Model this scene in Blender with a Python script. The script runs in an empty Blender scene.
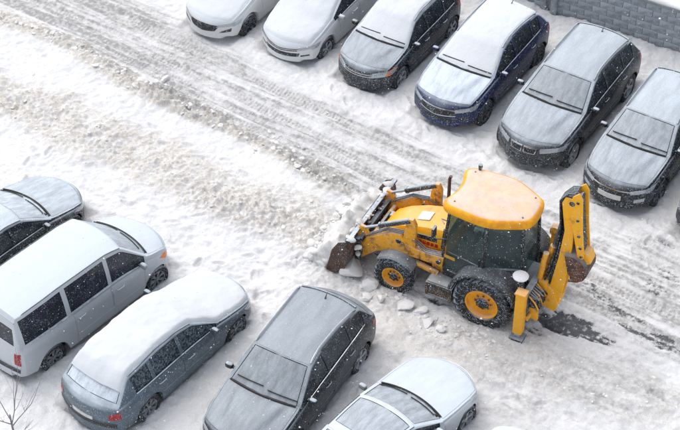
import bpy, bmesh, math, random
import numpy as np
from mathutils import Vector, Matrix
from mathutils.bvhtree import BVHTree

# ------------------------------------------------------------------ camera
CAM_H, PITCH, FPX = 25.8, 42.0, 1700.0          # metres, degrees, focal length in photo pixels (680 wide)
sc = bpy.context.scene
COL = sc.collection
cam_d = bpy.data.cameras.new("camera"); cam = bpy.data.objects.new("camera", cam_d); COL.objects.link(cam)
cam_d.sensor_width = 36.0; cam_d.lens = 36.0 * FPX / 680.0
cam_d.clip_start = 0.5; cam_d.clip_end = 3000
cam.location = (0, 0, CAM_H); cam.rotation_euler = (math.radians(90 - PITCH), 0, 0)
sc.camera = cam

# ------------------------------------------------------------------ sky, sun, exposure
SUN_AZ, SUN_EL = 128.0, 58.0                     # degrees: direction to the sun (counter-clockwise from +X), elevation
world = bpy.data.worlds.new("World"); sc.world = world; world.use_nodes = True
wn = world.node_tree.nodes; wl = world.node_tree.links
bg = wn["Background"]
sky = wn.new("ShaderNodeTexSky"); sky.sky_type = 'NISHITA'; sky.sun_disc = False
sky.sun_elevation = math.radians(SUN_EL); sky.sun_rotation = math.radians(90 - SUN_AZ)
sky.air_density = 1.0; sky.dust_density = 2.0; sky.ozone_density = 1.0
hs = wn.new("ShaderNodeHueSaturation"); hs.inputs['Saturation'].default_value = 0.34
wl.new(sky.outputs[0], hs.inputs['Color']); wl.new(hs.outputs[0], bg.inputs[0])
bg.inputs[1].default_value = 0.15
sun_d = bpy.data.lights.new("sun", 'SUN'); sun_d.energy = 0.85; sun_d.angle = math.radians(60); sun_d.color = (1.0, 0.93, 0.84)
sun = bpy.data.objects.new("sun", sun_d); COL.objects.link(sun)
_d = Vector((math.cos(math.radians(SUN_AZ)) * math.cos(math.radians(SUN_EL)), math.sin(math.radians(SUN_AZ)) * math.cos(math.radians(SUN_EL)), math.sin(math.radians(SUN_EL))))
sun.rotation_euler = _d.to_track_quat('Z', 'Y').to_euler(); sun.location = _d * 80
vs = sc.view_settings
vs.view_transform = 'Standard'; vs.look = 'None'; vs.gamma = 1.0; vs.use_curve_mapping = False
vs.exposure = 0.72

# ------------------------------------------------------------------ photo pixel -> place
def ground_at(px, py, z=0.0):
    th = math.radians(PITCH); u = (px - 340) / FPX; v = -(py - 215) / FPX
    d = (u, math.cos(th) + v * math.sin(th), -math.sin(th) + v * math.cos(th))
    t = (z - CAM_H) / d[2]
    return (d[0] * t, d[1] * t)

def place_by(px, py, lp, yaw):
    """location (x, y) of a thing with heading yaw whose local point lp shows at photo pixel px, py"""
    gx, gy = ground_at(px, py, lp[2]); c, s = math.cos(yaw), math.sin(yaw)
    return (gx - (c * lp[0] - s * lp[1]), gy - (s * lp[0] + c * lp[1]))

# ------------------------------------------------------------------ tagging
def tag(o, label=None, cat=None, group=None, kind=None):
    if label: o['label'] = label
    if cat: o['category'] = cat
    if group: o['group'] = group
    if kind: o['kind'] = kind
    return o

def empty(name, loc, yaw=0.0):
    o = bpy.data.objects.new(name, None); COL.objects.link(o)
    o.empty_display_size = 0.2; o.location = loc; o.rotation_euler = (0, 0, yaw)
    return o

def mesh_obj(name, verts, faces, mat=None, parent=None, smooth=None):
    me = bpy.data.meshes.new(name)
    me.from_pydata([tuple(v) for v in verts], [], [tuple(f) for f in faces]); me.update()
    if smooth is not None: shade(me, smooth)
    o = bpy.data.objects.new(name, me); COL.objects.link(o)
    if mat: me.materials.append(mat)
    if parent: o.parent = parent
    return o

def shade(me, ang):
    me.polygons.foreach_set('use_smooth', [True] * len(me.polygons))
    if ang < 180: me.set_sharp_from_angle(angle=math.radians(ang))

# ------------------------------------------------------------------ materials
MATS = {}
def new_mat(name):
    m = bpy.data.materials.new(name); m.use_nodes = True
    return m, m.node_tree.nodes, m.node_tree.links, m.node_tree.nodes['Principled BSDF']

def math_n(n, l, op, a, b=None, clamp=False):
    q = n.new('ShaderNodeMath'); q.operation = op; q.use_clamp = clamp
    for i, v in enumerate((a, b)):
        if v is None: continue
        if isinstance(v, (int, float)): q.inputs[i].default_value = v
        else: l.new(v, q.inputs[i])
    return q.outputs[0]

def maprange(n, l, v, a, b, c=0.0, d=1.0):
    q = n.new('ShaderNodeMapRange'); q.interpolation_type = 'SMOOTHSTEP'; l.new(v, q.inputs[0])
    for i, k in enumerate((a, b, c, d)): q.inputs[i + 1].default_value = k
    return q.outputs[0]

def noise_n(n, l, co, scale, detail=3.0, rough=0.55):
    q = n.new('ShaderNodeTexNoise'); q.inputs['Scale'].default_value = scale
    q.inputs['Detail'].default_value = detail; q.inputs['Roughness'].default_value = rough
    if co is not None: l.new(co, q.inputs['Vector'])
    return q.outputs['Fac']

def mixc(n, l, f, a, b):
    q = n.new('ShaderNodeMix'); q.data_type = 'RGBA'
    for i, v in ((0, f), (6, a), (7, b)):
        if isinstance(v, (int, float)): q.inputs[i].default_value = v
        elif isinstance(v, tuple): q.inputs[i].default_value = (*v, 1) if len(v) == 3 else v
        else: l.new(v, q.inputs[i])
    return q.outputs[2]

SNOW = (0.66, 0.73, 0.80)
def snowy(name, base, cov=0.0, speck=0.25, rough=0.35, metal=0.0, coat=0.0, lo=0.30, hi=0.72, patch=0.5, pscale=2.6, streak=False, base2=None, b2scale=6.0, b2lo=.40, b2hi=.62, bump=0.0, spec=0.32):
    """a surface with snow lying on what faces up (cov) and flakes stuck to the rest (speck)"""
    key = (name, cov, speck)
    if key in MATS: return MATS[key]
    m, n, l, p = new_mat(name)
    tc = n.new('ShaderNodeTexCoord'); co = tc.outputs['Object']
    g = n.new('ShaderNodeNewGeometry'); sx = n.new('ShaderNodeSeparateXYZ'); l.new(g.outputs['Normal'], sx.inputs[0])
    up = maprange(n, l, sx.outputs[2], lo, hi)
    pco = co
    if streak:
        mp = n.new('ShaderNodeMapping'); mp.inputs['Scale'].default_value = (0.55, 2.2, 1.0); l.new(co, mp.inputs['Vector']); pco = mp.outputs[0]
    n1 = noise_n(n, l, pco, pscale, 6.0, 0.66); n2 = noise_n(n, l, co, 90.0, 2.0, 0.6)
    pn = maprange(n, l, n1, 0.28, 0.72, 1.0 - patch, 1.0 + patch * 0.35)
    f = math_n(n, l, 'MULTIPLY', up, cov); f = math_n(n, l, 'MULTIPLY', f, pn)
    gr = maprange(n, l, n2, 0.32, 0.68, 0.82, 1.16)
    f = math_n(n, l, 'MULTIPLY', f, gr, True)
    v = n.new('ShaderNodeTexVoronoi'); v.inputs['Scale'].default_value = 19.0; l.new(co, v.inputs['Vector'])
    vd = maprange(n, l, v.outputs['Distance'], 0.10, 0.24, 1.0, 0.0)
    wn_ = n.new('ShaderNodeTexWhiteNoise'); l.new(v.outputs['Position'], wn_.inputs['Vector'])
    sel = maprange(n, l, wn_.outputs['Value'], 1.0 - speck, 1.0 - speck + 0.05)
    sp = math_n(n, l, 'MULTIPLY', vd, sel)
    n3 = noise_n(n, l, co, 42.0, 4.0, 0.65); n4 = noise_n(n, l, co, 5.5, 4.0, 0.6)
    fine = math_n(n, l, 'MULTIPLY', maprange(n, l, n3, 0.51, 0.66, 0.0, min(0.95, speck * 2.6)), maprange(n, l, n4, 0.38, 0.60, 0.22, 1.0))
    sp = math_n(n, l, 'MAXIMUM', sp, fine)
    sp = math_n(n, l, 'MULTIPLY', sp, 0.9 if speck > 0 else 0.0)
    f = math_n(n, l, 'MAXIMUM', f, sp, True)
    bc = base
    if base2 is not None:
        bc = mixc(n, l, maprange(n, l, noise_n(n, l, co, b2scale, 5.0, 0.65), b2lo, b2hi), base, base2)
    l.new(mixc(n, l, f, bc, SNOW), p.inputs['Base Color'])
    r = n.new('ShaderNodeMix'); l.new(f, r.inputs[0]); r.inputs[2].default_value = rough; r.inputs[3].default_value = 0.85
    l.new(r.outputs[0], p.inputs['Roughness'])
    if metal:
        mt = n.new('ShaderNodeMix'); l.new(f, mt.inputs[0]); mt.inputs[2].default_value = metal; mt.inputs[3].default_value = 0.0
        l.new(mt.outputs[0], p.inputs['Metallic'])
    if coat:
        ct = n.new('ShaderNodeMix'); l.new(f, ct.inputs[0]); ct.inputs[2].default_value = coat; ct.inputs[3].default_value = 0.0
        l.new(ct.outputs[0], p.inputs['Coat Weight']); p.inputs['Coat Roughness'].default_value = 0.08
    p.inputs['Specular IOR Level'].default_value = spec
    b = n.new('ShaderNodeBump'); b.inputs['Strength'].default_value = 0.35; b.inputs['Distance'].default_value = 0.012
    hh = math_n(n, l, 'ADD', f, math_n(n, l, 'MULTIPLY', n2, 0.35))
    l.new(math_n(n, l, 'MULTIPLY', hh, f), b.inputs['Height']); l.new(b.outputs[0], p.inputs['Normal'])
    MATS[key] = m
    return m

def plain(name, col, rough=0.5, metal=0.0, col2=None, scale=8.0, bump=0.0, bscale=40.0):
    if name in MATS: return MATS[name]
    m, n, l, p = new_mat(name)
    tc = n.new('ShaderNodeTexCoord'); co = tc.outputs['Object']
    c2 = col2 if col2 else tuple(c * 0.82 for c in col)
    l.new(mixc(n, l, maprange(n, l, noise_n(n, l, co, scale, 5, 0.6), 0.35, 0.65), col, c2), p.inputs['Base Color'])
    p.inputs['Roughness'].default_value = rough; p.inputs['Metallic'].default_value = metal
    if bump:
        b = n.new('ShaderNodeBump'); b.inputs['Strength'].default_value = bump; b.inputs['Distance'].default_value = 0.02
        l.new(noise_n(n, l, co, bscale, 5, 0.65), b.inputs['Height']); l.new(b.outputs[0], p.inputs['Normal'])
    MATS[name] = m
    return m

def snow_mat(name, dirt=0.0, dcol=(0.42, 0.37, 0.31), base=(0.80, 0.81, 0.82)):
    if name in MATS: return MATS[name]
    m, n, l, p = new_mat(name)
    tc = n.new('ShaderNodeTexCoord'); co = tc.outputs['Object']
    f = maprange(n, l, noise_n(n, l, co, 5.0, 6, 0.65), 0.62 - dirt * 0.5, 0.92 - dirt * 0.3)
    l.new(mixc(n, l, f, base, dcol), p.inputs['Base Color'])
    p.inputs['Roughness'].default_value = 0.8; p.inputs['Specular IOR Level'].default_value = 0.25
    b = n.new('ShaderNodeBump'); b.inputs['Strength'].default_value = 0.5; b.inputs['Distance'].default_value = 0.02
    l.new(noise_n(n, l, co, 22.0, 7, 0.65), b.inputs['Height']); l.new(b.outputs[0], p.inputs['Normal'])
    MATS[name] = m
    return m

# ------------------------------------------------------------------ numpy noise
def _hash(ix, iy, seed):
    h = (ix.astype(np.int64) * 374761393 + iy.astype(np.int64) * 668265263 + seed * 974634777) & 0xffffffff
    h = ((h ^ (h >> 13)) * 1274126177) & 0xffffffff
    return ((h ^ (h >> 16)) & 0xffff) / 65535.0

def vnoise(x, y, seed=0):
    ix = np.floor(x); iy = np.floor(y); fx = x - ix; fy = y - iy
    fx = fx * fx * fx * (fx * (fx * 6 - 15) + 10); fy = fy * fy * fy * (fy * (fy * 6 - 15) + 10)
    a = _hash(ix, iy, seed); b = _hash(ix + 1, iy, seed); c = _hash(ix, iy + 1, seed); d = _hash(ix + 1, iy + 1, seed)
    return (a + (b - a) * fx) * (1 - fy) + (c + (d - c) * fx) * fy

def fbm(x, y, seed=0, octv=5, gain=0.5):
    s = np.zeros_like(x); a = 1.0; t = 0.0
    for i in range(octv):
        s += a * vnoise(x, y, seed + i * 17); t += a; a *= gain; x = x * 2.03 + 11.3; y = y * 2.03 - 7.1
    return s / t

def sstep(a, b, x):
    t = np.clip((x - a) / (b - a), 0, 1); return t * t * (3 - 2 * t)

def pline_dist(X, Y, pts):
    """distance to a polyline, signed side and distance along it"""
    best = np.full(X.shape, 1e9); side = np.zeros(X.shape); along = np.zeros(X.shape); acc = 0.0
    for (x0, y0), (x1, y1) in zip(pts[:-1], pts[1:]):
        dx, dy = x1 - x0, y1 - y0; L = math.hypot(dx, dy)
        t = np.clip(((X - x0) * dx + (Y - y0) * dy) / (L * L), 0, 1)
        ex = X - (x0 + t * dx); ey = Y - (y0 + t * dy); d = np.hypot(ex, ey)
        m = d < best
        best = np.where(m, d, best); side = np.where(m, np.sign(dx * ey - dy * ex), side); along = np.where(m, acc + t * L, along)
        acc += L
    return best, side, along

def pts_px(lst): return [ground_at(a, b) for a, b in lst]

# ------------------------------------------------------------------ generic mesh builder
class MB:
    def __init__(s): s.v = []; s.f = []
    def add(s, v, f):
        o = len(s.v); s.v += [tuple(q) for q in v]; s.f += [tuple(i + o for i in q) for q in f]; return s
    def box(s, c, size, rot=None):
        hx, hy, hz = size[0] / 2, size[1] / 2, size[2] / 2
        vs_ = [Vector((x, y, z)) for x in (-hx, hx) for y in (-hy, hy) for z in (-hz, hz)]
        if rot is not None: vs_ = [rot @ q for q in vs_]
        C = Vector(c)
        return s.add([q + C for q in vs_], [(0, 1, 3, 2), (4, 6, 7, 5), (0, 4, 5, 1), (2, 3, 7, 6), (0, 2, 6, 4), (1, 5, 7, 3)])
    def prism(s, prof, y0, y1):
        """profile in x, z extruded from y0 to y1"""
        n = len(prof)
        a = sum(prof[i][0] * prof[(i + 1) % n][1] - prof[(i + 1) % n][0] * prof[i][1] for i in range(n))
        if a < 0: prof = prof[::-1]
        v = [(x, y0, z) for x, z in prof] + [(x, y1, z) for x, z in prof]
        f = [tuple(range(n)), tuple(range(2 * n - 1, n - 1, -1))]
        f += [(i, i + n, (i + 1) % n + n, (i + 1) % n) for i in range(n)]
        return s.add(v, f)
    def tube(s, path, r, seg=8, caps=True):
        P = [Vector(q) for q in path]; n = len(P)
        R = r if isinstance(r, (list, tuple)) else [r] * n
        v = []; f = []
        d0 = (P[1] - P[0]).normalized(); up = Vector((0, 0, 1)) if abs(d0.z) < 0.9 else Vector((1, 0, 0))
        a = d0.cross(up).normalized()
        for i in range(n):
            d = (P[min(i + 1, n - 1)] - P[max(i - 1, 0)]).normalized()
            a = (a - d * a.dot(d)).normalized(); b = d.cross(a)
            for k in range(seg):
                t = 2 * math.pi * k / seg; v.append(P[i] + (a * math.cos(t) + b * math.sin(t)) * R[i])
        for i in range(n - 1):
            for k in range(seg):
                k2 = (k + 1) % seg; f.append((i * seg + k, i * seg + k2, (i + 1) * seg + k2, (i + 1) * seg + k))
        if caps: f += [tuple(range(seg - 1, -1, -1)), tuple(range((n - 1) * seg, n * seg))]
        return s.add(v, f)
    def lathe(s, prof, c, seg=24, closed=False):
        """profile of (radius, y) spun about the y axis through c"""
        m = len(prof); v = []; f = []
        for k in range(seg):
            t = 2 * math.pi * k / seg
            for r, y in prof: v.append((c[0] + r * math.cos(t), c[1] + y, c[2] + r * math.sin(t)))
        for k in range(seg):
            k2 = (k + 1) % seg
            for j in range(m if closed else m - 1):
                j2 = (j + 1) % m
                f.append((k * m + j, k2 * m + j, k2 * m + j2, k * m + j2))
        return s.add(v, f)
    def build(s, name, mat, parent=None, bevel=0.0, smooth=40):
        me = bpy.data.meshes.new(name); me.from_pydata(s.v, [], s.f); me.update()
        bm = bmesh.new(); bm.from_mesh(me)
        bmesh.ops.recalc_face_normals(bm, faces=bm.faces)
        if bevel:
            es = [e for e in bm.edges if len(e.link_faces) == 2 and e.calc_face_angle(0) > 0.5]
            bmesh.ops.bevel(bm, geom=es, offset=bevel, segments=2, profile=0.6, affect='EDGES', clamp_overlap=True)
        bm.to_mesh(me); bm.free()
        if smooth: shade(me, smooth)
        o = bpy.data.objects.new(name, me); COL.objects.link(o); me.materials.append(mat)
        if parent: o.parent = parent
        return o

def link_mesh(name, me, parent, mtx=None):
    o = bpy.data.objects.new(name, me); COL.objects.link(o); o.parent = parent
    if mtx is not None: o.matrix_local = mtx
    return o

# ------------------------------------------------------------------ the parked cars: sizes, places, paint and snow
R_ = math.radians
def spec(**k): return k
BASE = dict(W=1.80, R=0.32, sill=0.24, k0=0.30, kc=0.15, kr=0.22, crown=0.055, tumble=0.42, rails=False, suv=False, gar=0.03)
# top: (distance from the nose, height on the centre line);  belt: same for the shoulder line
TYPES = dict(
 hatch=dict(L=4.30, W=1.79, wb=2.65, fo=0.86, R=0.32, cowl=1.02, rf=1.88, rr=3.55, tg=4.12,
   top=[(0,.56),(.03,.66),(.12,.75),(.45,.85),(1.0,1.0),(1.88,1.40),(2.3,1.46),(2.9,1.47),(3.55,1.41),(4.12,1.02),(4.25,.93),(4.30,.80)],
   belt=[(0,.50),(.03,.58),(.14,.67),(.5,.77),(1.05,.90),(2.5,.94),(3.7,.99),(4.2,.95),(4.30,.76)],
   doors=[(1.28,2.30),(2.31,3.25)], wins=[(1.15,2.22),(2.32,3.10),(3.15,3.42)]),
 mini_suv=dict(L=4.02, W=1.72, wb=2.49, fo=0.80, R=0.315, cowl=0.98, rf=1.66, rr=3.62, tg=3.90,
   top=[(0,.60),(.03,.74),(.14,.84),(.5,.93),(.96,1.03),(1.66,1.44),(2.1,1.50),(2.8,1.51),(3.62,1.46),(3.90,1.0),(3.99,.93),(4.02,.80)],
   belt=[(0,.54),(.03,.64),(.16,.75),(.5,.84),(1.0,.93),(2.5,.96),(3.7,1.0),(3.98,.92),(4.02,.76)],
   doors=[(1.18,2.12),(2.13,3.0)], wins=[(1.08,2.05),(2.14,2.92),(2.99,3.48)]),
 suv_a=dict(L=4.45, W=1.84, wb=2.68, fo=0.90, R=0.345, cowl=1.20, rf=1.95, rr=3.78, tg=4.22, sill=.28,
   top=[(0,.62),(.03,.78),(.14,.90),(.55,1.0),(1.18,1.10),(1.95,1.52),(2.4,1.60),(3.0,1.61),(3.78,1.54),(4.22,1.12),(4.40,1.02),(4.45,.86)],
   belt=[(0,.56),(.03,.68),(.16,.80),(.6,.91),(1.2,1.0),(2.6,1.04),(3.8,1.10),(4.35,1.04),(4.45,.82)],
   doors=[(1.45,2.42),(2.43,3.35)], wins=[(1.33,2.34),(2.44,3.25),(3.31,3.72)]),
 suv_b=dict(L=4.80, W=1.92, wb=2.95, fo=0.88, R=0.375, cowl=1.32, rf=2.12, rr=4.12, tg=4.55, sill=.30, k0=.36,
   top=[(0,.66),(.03,.82),(.15,.94),(.6,1.05),(1.30,1.16),(2.12,1.60),(2.6,1.69),(3.3,1.70),(4.12,1.63),(4.55,1.18),(4.74,1.08),(4.80,.90)],
   belt=[(0,.60),(.03,.72),(.18,.85),(.65,.96),(1.32,1.05),(2.8,1.10),(4.0,1.15),(4.65,1.08),(4.80,.86)],
   doors=[(1.58,2.62),(2.63,3.58)], wins=[(1.45,2.54),(2.64,3.46),(3.52,4.08)]),
 minivan=dict(L=4.68, W=1.88, wb=3.0, fo=0.80, R=0.325, cowl=0.80, rf=1.52, rr=4.50, tg=4.63, sill=.26, k0=.34, kc=.20, kr=.08, tumble=.22, crown=.06,
   top=[(0,.66),(.03,.80),(.14,.93),(.4,1.03),(.78,1.13),(1.52,1.78),(2.0,1.86),(3.4,1.88),(4.50,1.84),(4.63,1.05),(4.66,.9),(4.68,.78)],
   belt=[(0,.58),(.03,.68),(.16,.80),(.45,.90),(.82,1.00),(1.8,1.06),(4.4,1.06),(4.65,.95),(4.68,.72)],
   doors=[(.98,2.05),(2.07,3.15)], wins=[(.92,1.98),(2.10,3.18),(3.30,4.42)]),
 estate=dict(L=4.68, W=1.76, wb=2.72, fo=0.92, R=0.315, cowl=1.28, rf=2.02, rr=4.02, tg=4.48, sill=.22,
   top=[(0,.54),(.03,.63),(.14,.70),(.6,.80),(1.26,.93),(2.02,1.36),(2.45,1.43),(3.1,1.45),(4.02,1.39),(4.48,.98),(4.62,.90),(4.68,.76)],
   belt=[(0,.48),(.03,.55),(.16,.63),(.6,.73),(1.3,.86),(2.6,.90),(4.0,.92),(4.6,.86),(4.68,.72)],
   doors=[(1.50,2.55),(2.56,3.42)], wins=[(1.38,2.48),(2.58,3.34),(3.44,3.98)]),
 sedan=dict(L=4.62, W=1.80, wb=2.70, fo=0.90, R=0.325, cowl=1.24, rf=2.05, rr=3.45, tg=4.02, sill=.22, k0=.38, kc=.20,
   top=[(0,.55),(.03,.65),(.14,.73),(.6,.84),(1.22,.98),(2.05,1.39),(2.5,1.46),(2.95,1.46),(3.45,1.39),(4.02,1.05),(4.52,1.0),(4.62,.84)],
   belt=[(0,.49),(.03,.57),(.16,.66),(.6,.77),(1.26,.90),(2.6,.94),(3.8,.98),(4.5,.94),(4.62,.80)],
   doors=[(1.48,2.46),(2.47,3.30)], wins=[(1.36,2.40),(2.49,3.22),(3.27,3.55)]),
 crossover=dict(L=4.62, W=1.86, wb=2.72, fo=0.92, R=0.345, cowl=1.22, rf=2.0, rr=3.90, tg=4.34, sill=.27,
   top=[(0,.60),(.03,.76),(.14,.88),(.55,.97),(1.20,1.08),(2.0,1.54),(2.45,1.62),(3.1,1.63),(3.90,1.56),(4.34,1.14),(4.55,1.02),(4.62,.86)],
   belt=[(0,.54),(.03,.66),(.16,.78),(.6,.88),(1.22,.98),(2.6,1.03),(3.9,1.12),(4.5,1.04),(4.62,.82)],
   doors=[(1.46,2.46),(2.47,3.40)], wins=[(1.34,2.38),(2.49,3.30),(3.36,3.95)]),
)
# cov: snow on (bonnet, windscreen, roof, rest);  snow: thickness of a lying blanket on (bonnet, screen, roof)
# anchor: photo pixel of a wheel hub on the seen side, which wheel, which side (+1 left, -1 right of the car)
CARS = [
 spec(name='parked_hatchback', type='hatch', anchor=(250, 26), wheel='f', side=1, yaw=-123, paint=(.62,.62,.61), metal=0, cov=(1,1,1,.8), snow=(.03,.05,.05), speck=.10,
      face='hexagon', rim='dark', label='white hatchback with a wide dark mesh grille and dark alloy wheel', cat='car'),
 spec(name='parked_hatchback', type='hatch', anchor=(328, 49), wheel='f', side=1, yaw=-122.5, paint=(.64,.65,.66), metal=0, cov=(1,1,1,.8), snow=(.05,.07,.07), speck=.10,
      face='chevron', rim='light', label='white hatchback with thick snow on its bonnet and a thin chrome upper grille', cat='car'),
 spec(name='parked_compact_suv', type='mini_suv', anchor=(402.5, 78.5), wheel='f', side=1, yaw=-122.7, paint=(.020,.024,.029), metal=.3, cov=(.58,1,1,.48), snow=(0,.03,.05), speck=.32,
      face='slats', rim='light', cladding=True, rails=True, label='dark grey small SUV with orange front indicators and a frosted grey bonnet', cat='car'),
 spec(name='parked_suv', type='suv_a', anchor=(486.5, 113), wheel='f', side=1, yaw=-123, paint=(.012,.022,.085), metal=.3, cov=(.98,1,1,.40), snow=(0,.022,.035), speck=.22,
      face='wide', rim='dark', cladding=True, rails=True, label='dark blue SUV with white snow over bonnet, windscreen and roof', cat='car'),
 spec(name='parked_suv', type='suv_b', anchor=(574.5, 154), wheel='f', side=1, yaw=-122.7, paint=(.036,.041,.048), metal=.4, cov=(.60,.50,.68,.44), snow=(0,0,0), speck=.25, darklow=True,
      face='kidney', rim='light', cladding=True, rails=True, label='large silver grey SUV with twin oval grille and creased bonnet', cat='car'),
 spec(name='parked_suv', type='suv_a', anchor=(661, 193.5), wheel='f', side=1, yaw=-122.5, paint=(.010,.012,.015), metal=.2, cov=(.62,.58,.76,.44), snow=(0,0,0), speck=.34,
      face='tiger', rim='dark', cladding=True, rails=True, label='black SUV with a white front number plate and snow-dusted bonnet', cat='car'),
 spec(name='parked_suv', type='suv_a', anchor=(757, 234), wheel='f', side=1, yaw=-122.5, paint=(.020,.024,.032), metal=.2, cov=(.9,.9,1,.35), snow=(.03,.03,.04), speck=.3,
      face='wide', rim='dark', label='dark car with only its front corner showing, beside the black SUV with the white plate', cat='car'),
 spec(name='parked_sedan', type='sedan', anchor=(73, 229), wheel='f', side=-1, yaw=52.5, paint=(.012,.013,.015), metal=.1, cov=(.76,.86,.9,.6), snow=(0,0,0), speck=.45,
      face='wide', rim='dark', label='black sedan with frosted bonnet beside the silver minivan', cat='car'),
 spec(name='parked_minivan', type='minivan', anchor=(158.5, 280.3), wheel='f', side=-1, yaw=50.0, paint=(.50,.53,.56), metal=.2, cov=(.70,.68,.86,.58), snow=(0,0,0), speck=.16,
      face='slats', rim='steel', curtains=True, label='silver minivan with dark side windows and red tail light', cat='minivan'),
 spec(name='parked_estate_car', type='estate', anchor=(237.5, 330), wheel='f', side=-1, yaw=53.2, paint=(.10,.135,.165), metal=.35, cov=(1,1,1,.5), snow=(.07,.08,.10), speck=.22,
      face='slats', rim='steel', gfrost=True, label='blue-grey estate car buried under a thick white layer of snow', cat='car'),
 spec(name='parked_crossover', type='crossover', anchor=(362, 359.5), wheel='r', side=1, yaw=-120.0, paint=(.026,.031,.038), metal=.4, cov=(.43,.42,.48,.32), snow=(0,0,0), speck=.18,
      face='wide', rim='light', rails='chrome', label='dark grey crossover with bright roof rails and thin frost, its tail towards the yellow loader', cat='car'),
 spec(name='parked_sedan', type='sedan', anchor=(467.6, 421), wheel='f', side=-1, yaw=51.5, paint=(.50,.53,.56), metal=.3, cov=(.90,.66,.92,.8), snow=(0,0,0), speck=.10, sunroof=True, shift=.26,
      face='wide', rim='light', label='pale silver sedan with snowy bonnet and large glass sunroof', cat='car'),
 spec(name='parked_sedan', type='sedan', anchor=(551, 496), wheel='f', side=-1, yaw=51.5, paint=(.10,.11,.13), metal=.3, cov=(1,1,1,.9), snow=(.06,.06,.06), speck=.2,
      face='wide', rim='light', label='snow-covered car whose bonnet edge just shows, beside the pale silver sedan', cat='car'),
]
for c in CARS:
    t = dict(BASE); t.update(TYPES[c['type']]); t.update(c); c.clear(); c.update(t)
    if 'shift' in c:                                            # cabin set further back, longer bonnet
        q = c['shift']
        for k_ in ('cowl', 'rf'): c[k_] += q
        c['top'] = [(x + q, z) if .7 < x < 2.6 else (x, z) for x, z in c['top']]
        c['belt'] = [(x + q, z) if 1.0 < x < 1.6 else (x, z) for x, z in c['belt']]
        c['wins'] = [(c['wins'][0][0] + q, c['wins'][0][1])] + c['wins'][1:]
    c['yaw'] = R_(c['yaw'])
    xw = c['L'] / 2 - c['fo'] - (0 if c['wheel'] == 'f' else c['wb'])
    c['loc'] = place_by(*c['anchor'], (xw, c['side'] * (c['W'] / 2 - 0.02), c['R'] - 0.01), c['yaw'])

LOADER_YAW = R_(152.5)
LOADER_LOC = place_by(481, 305, (0, 1.05, 0.66), LOADER_YAW)

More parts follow.
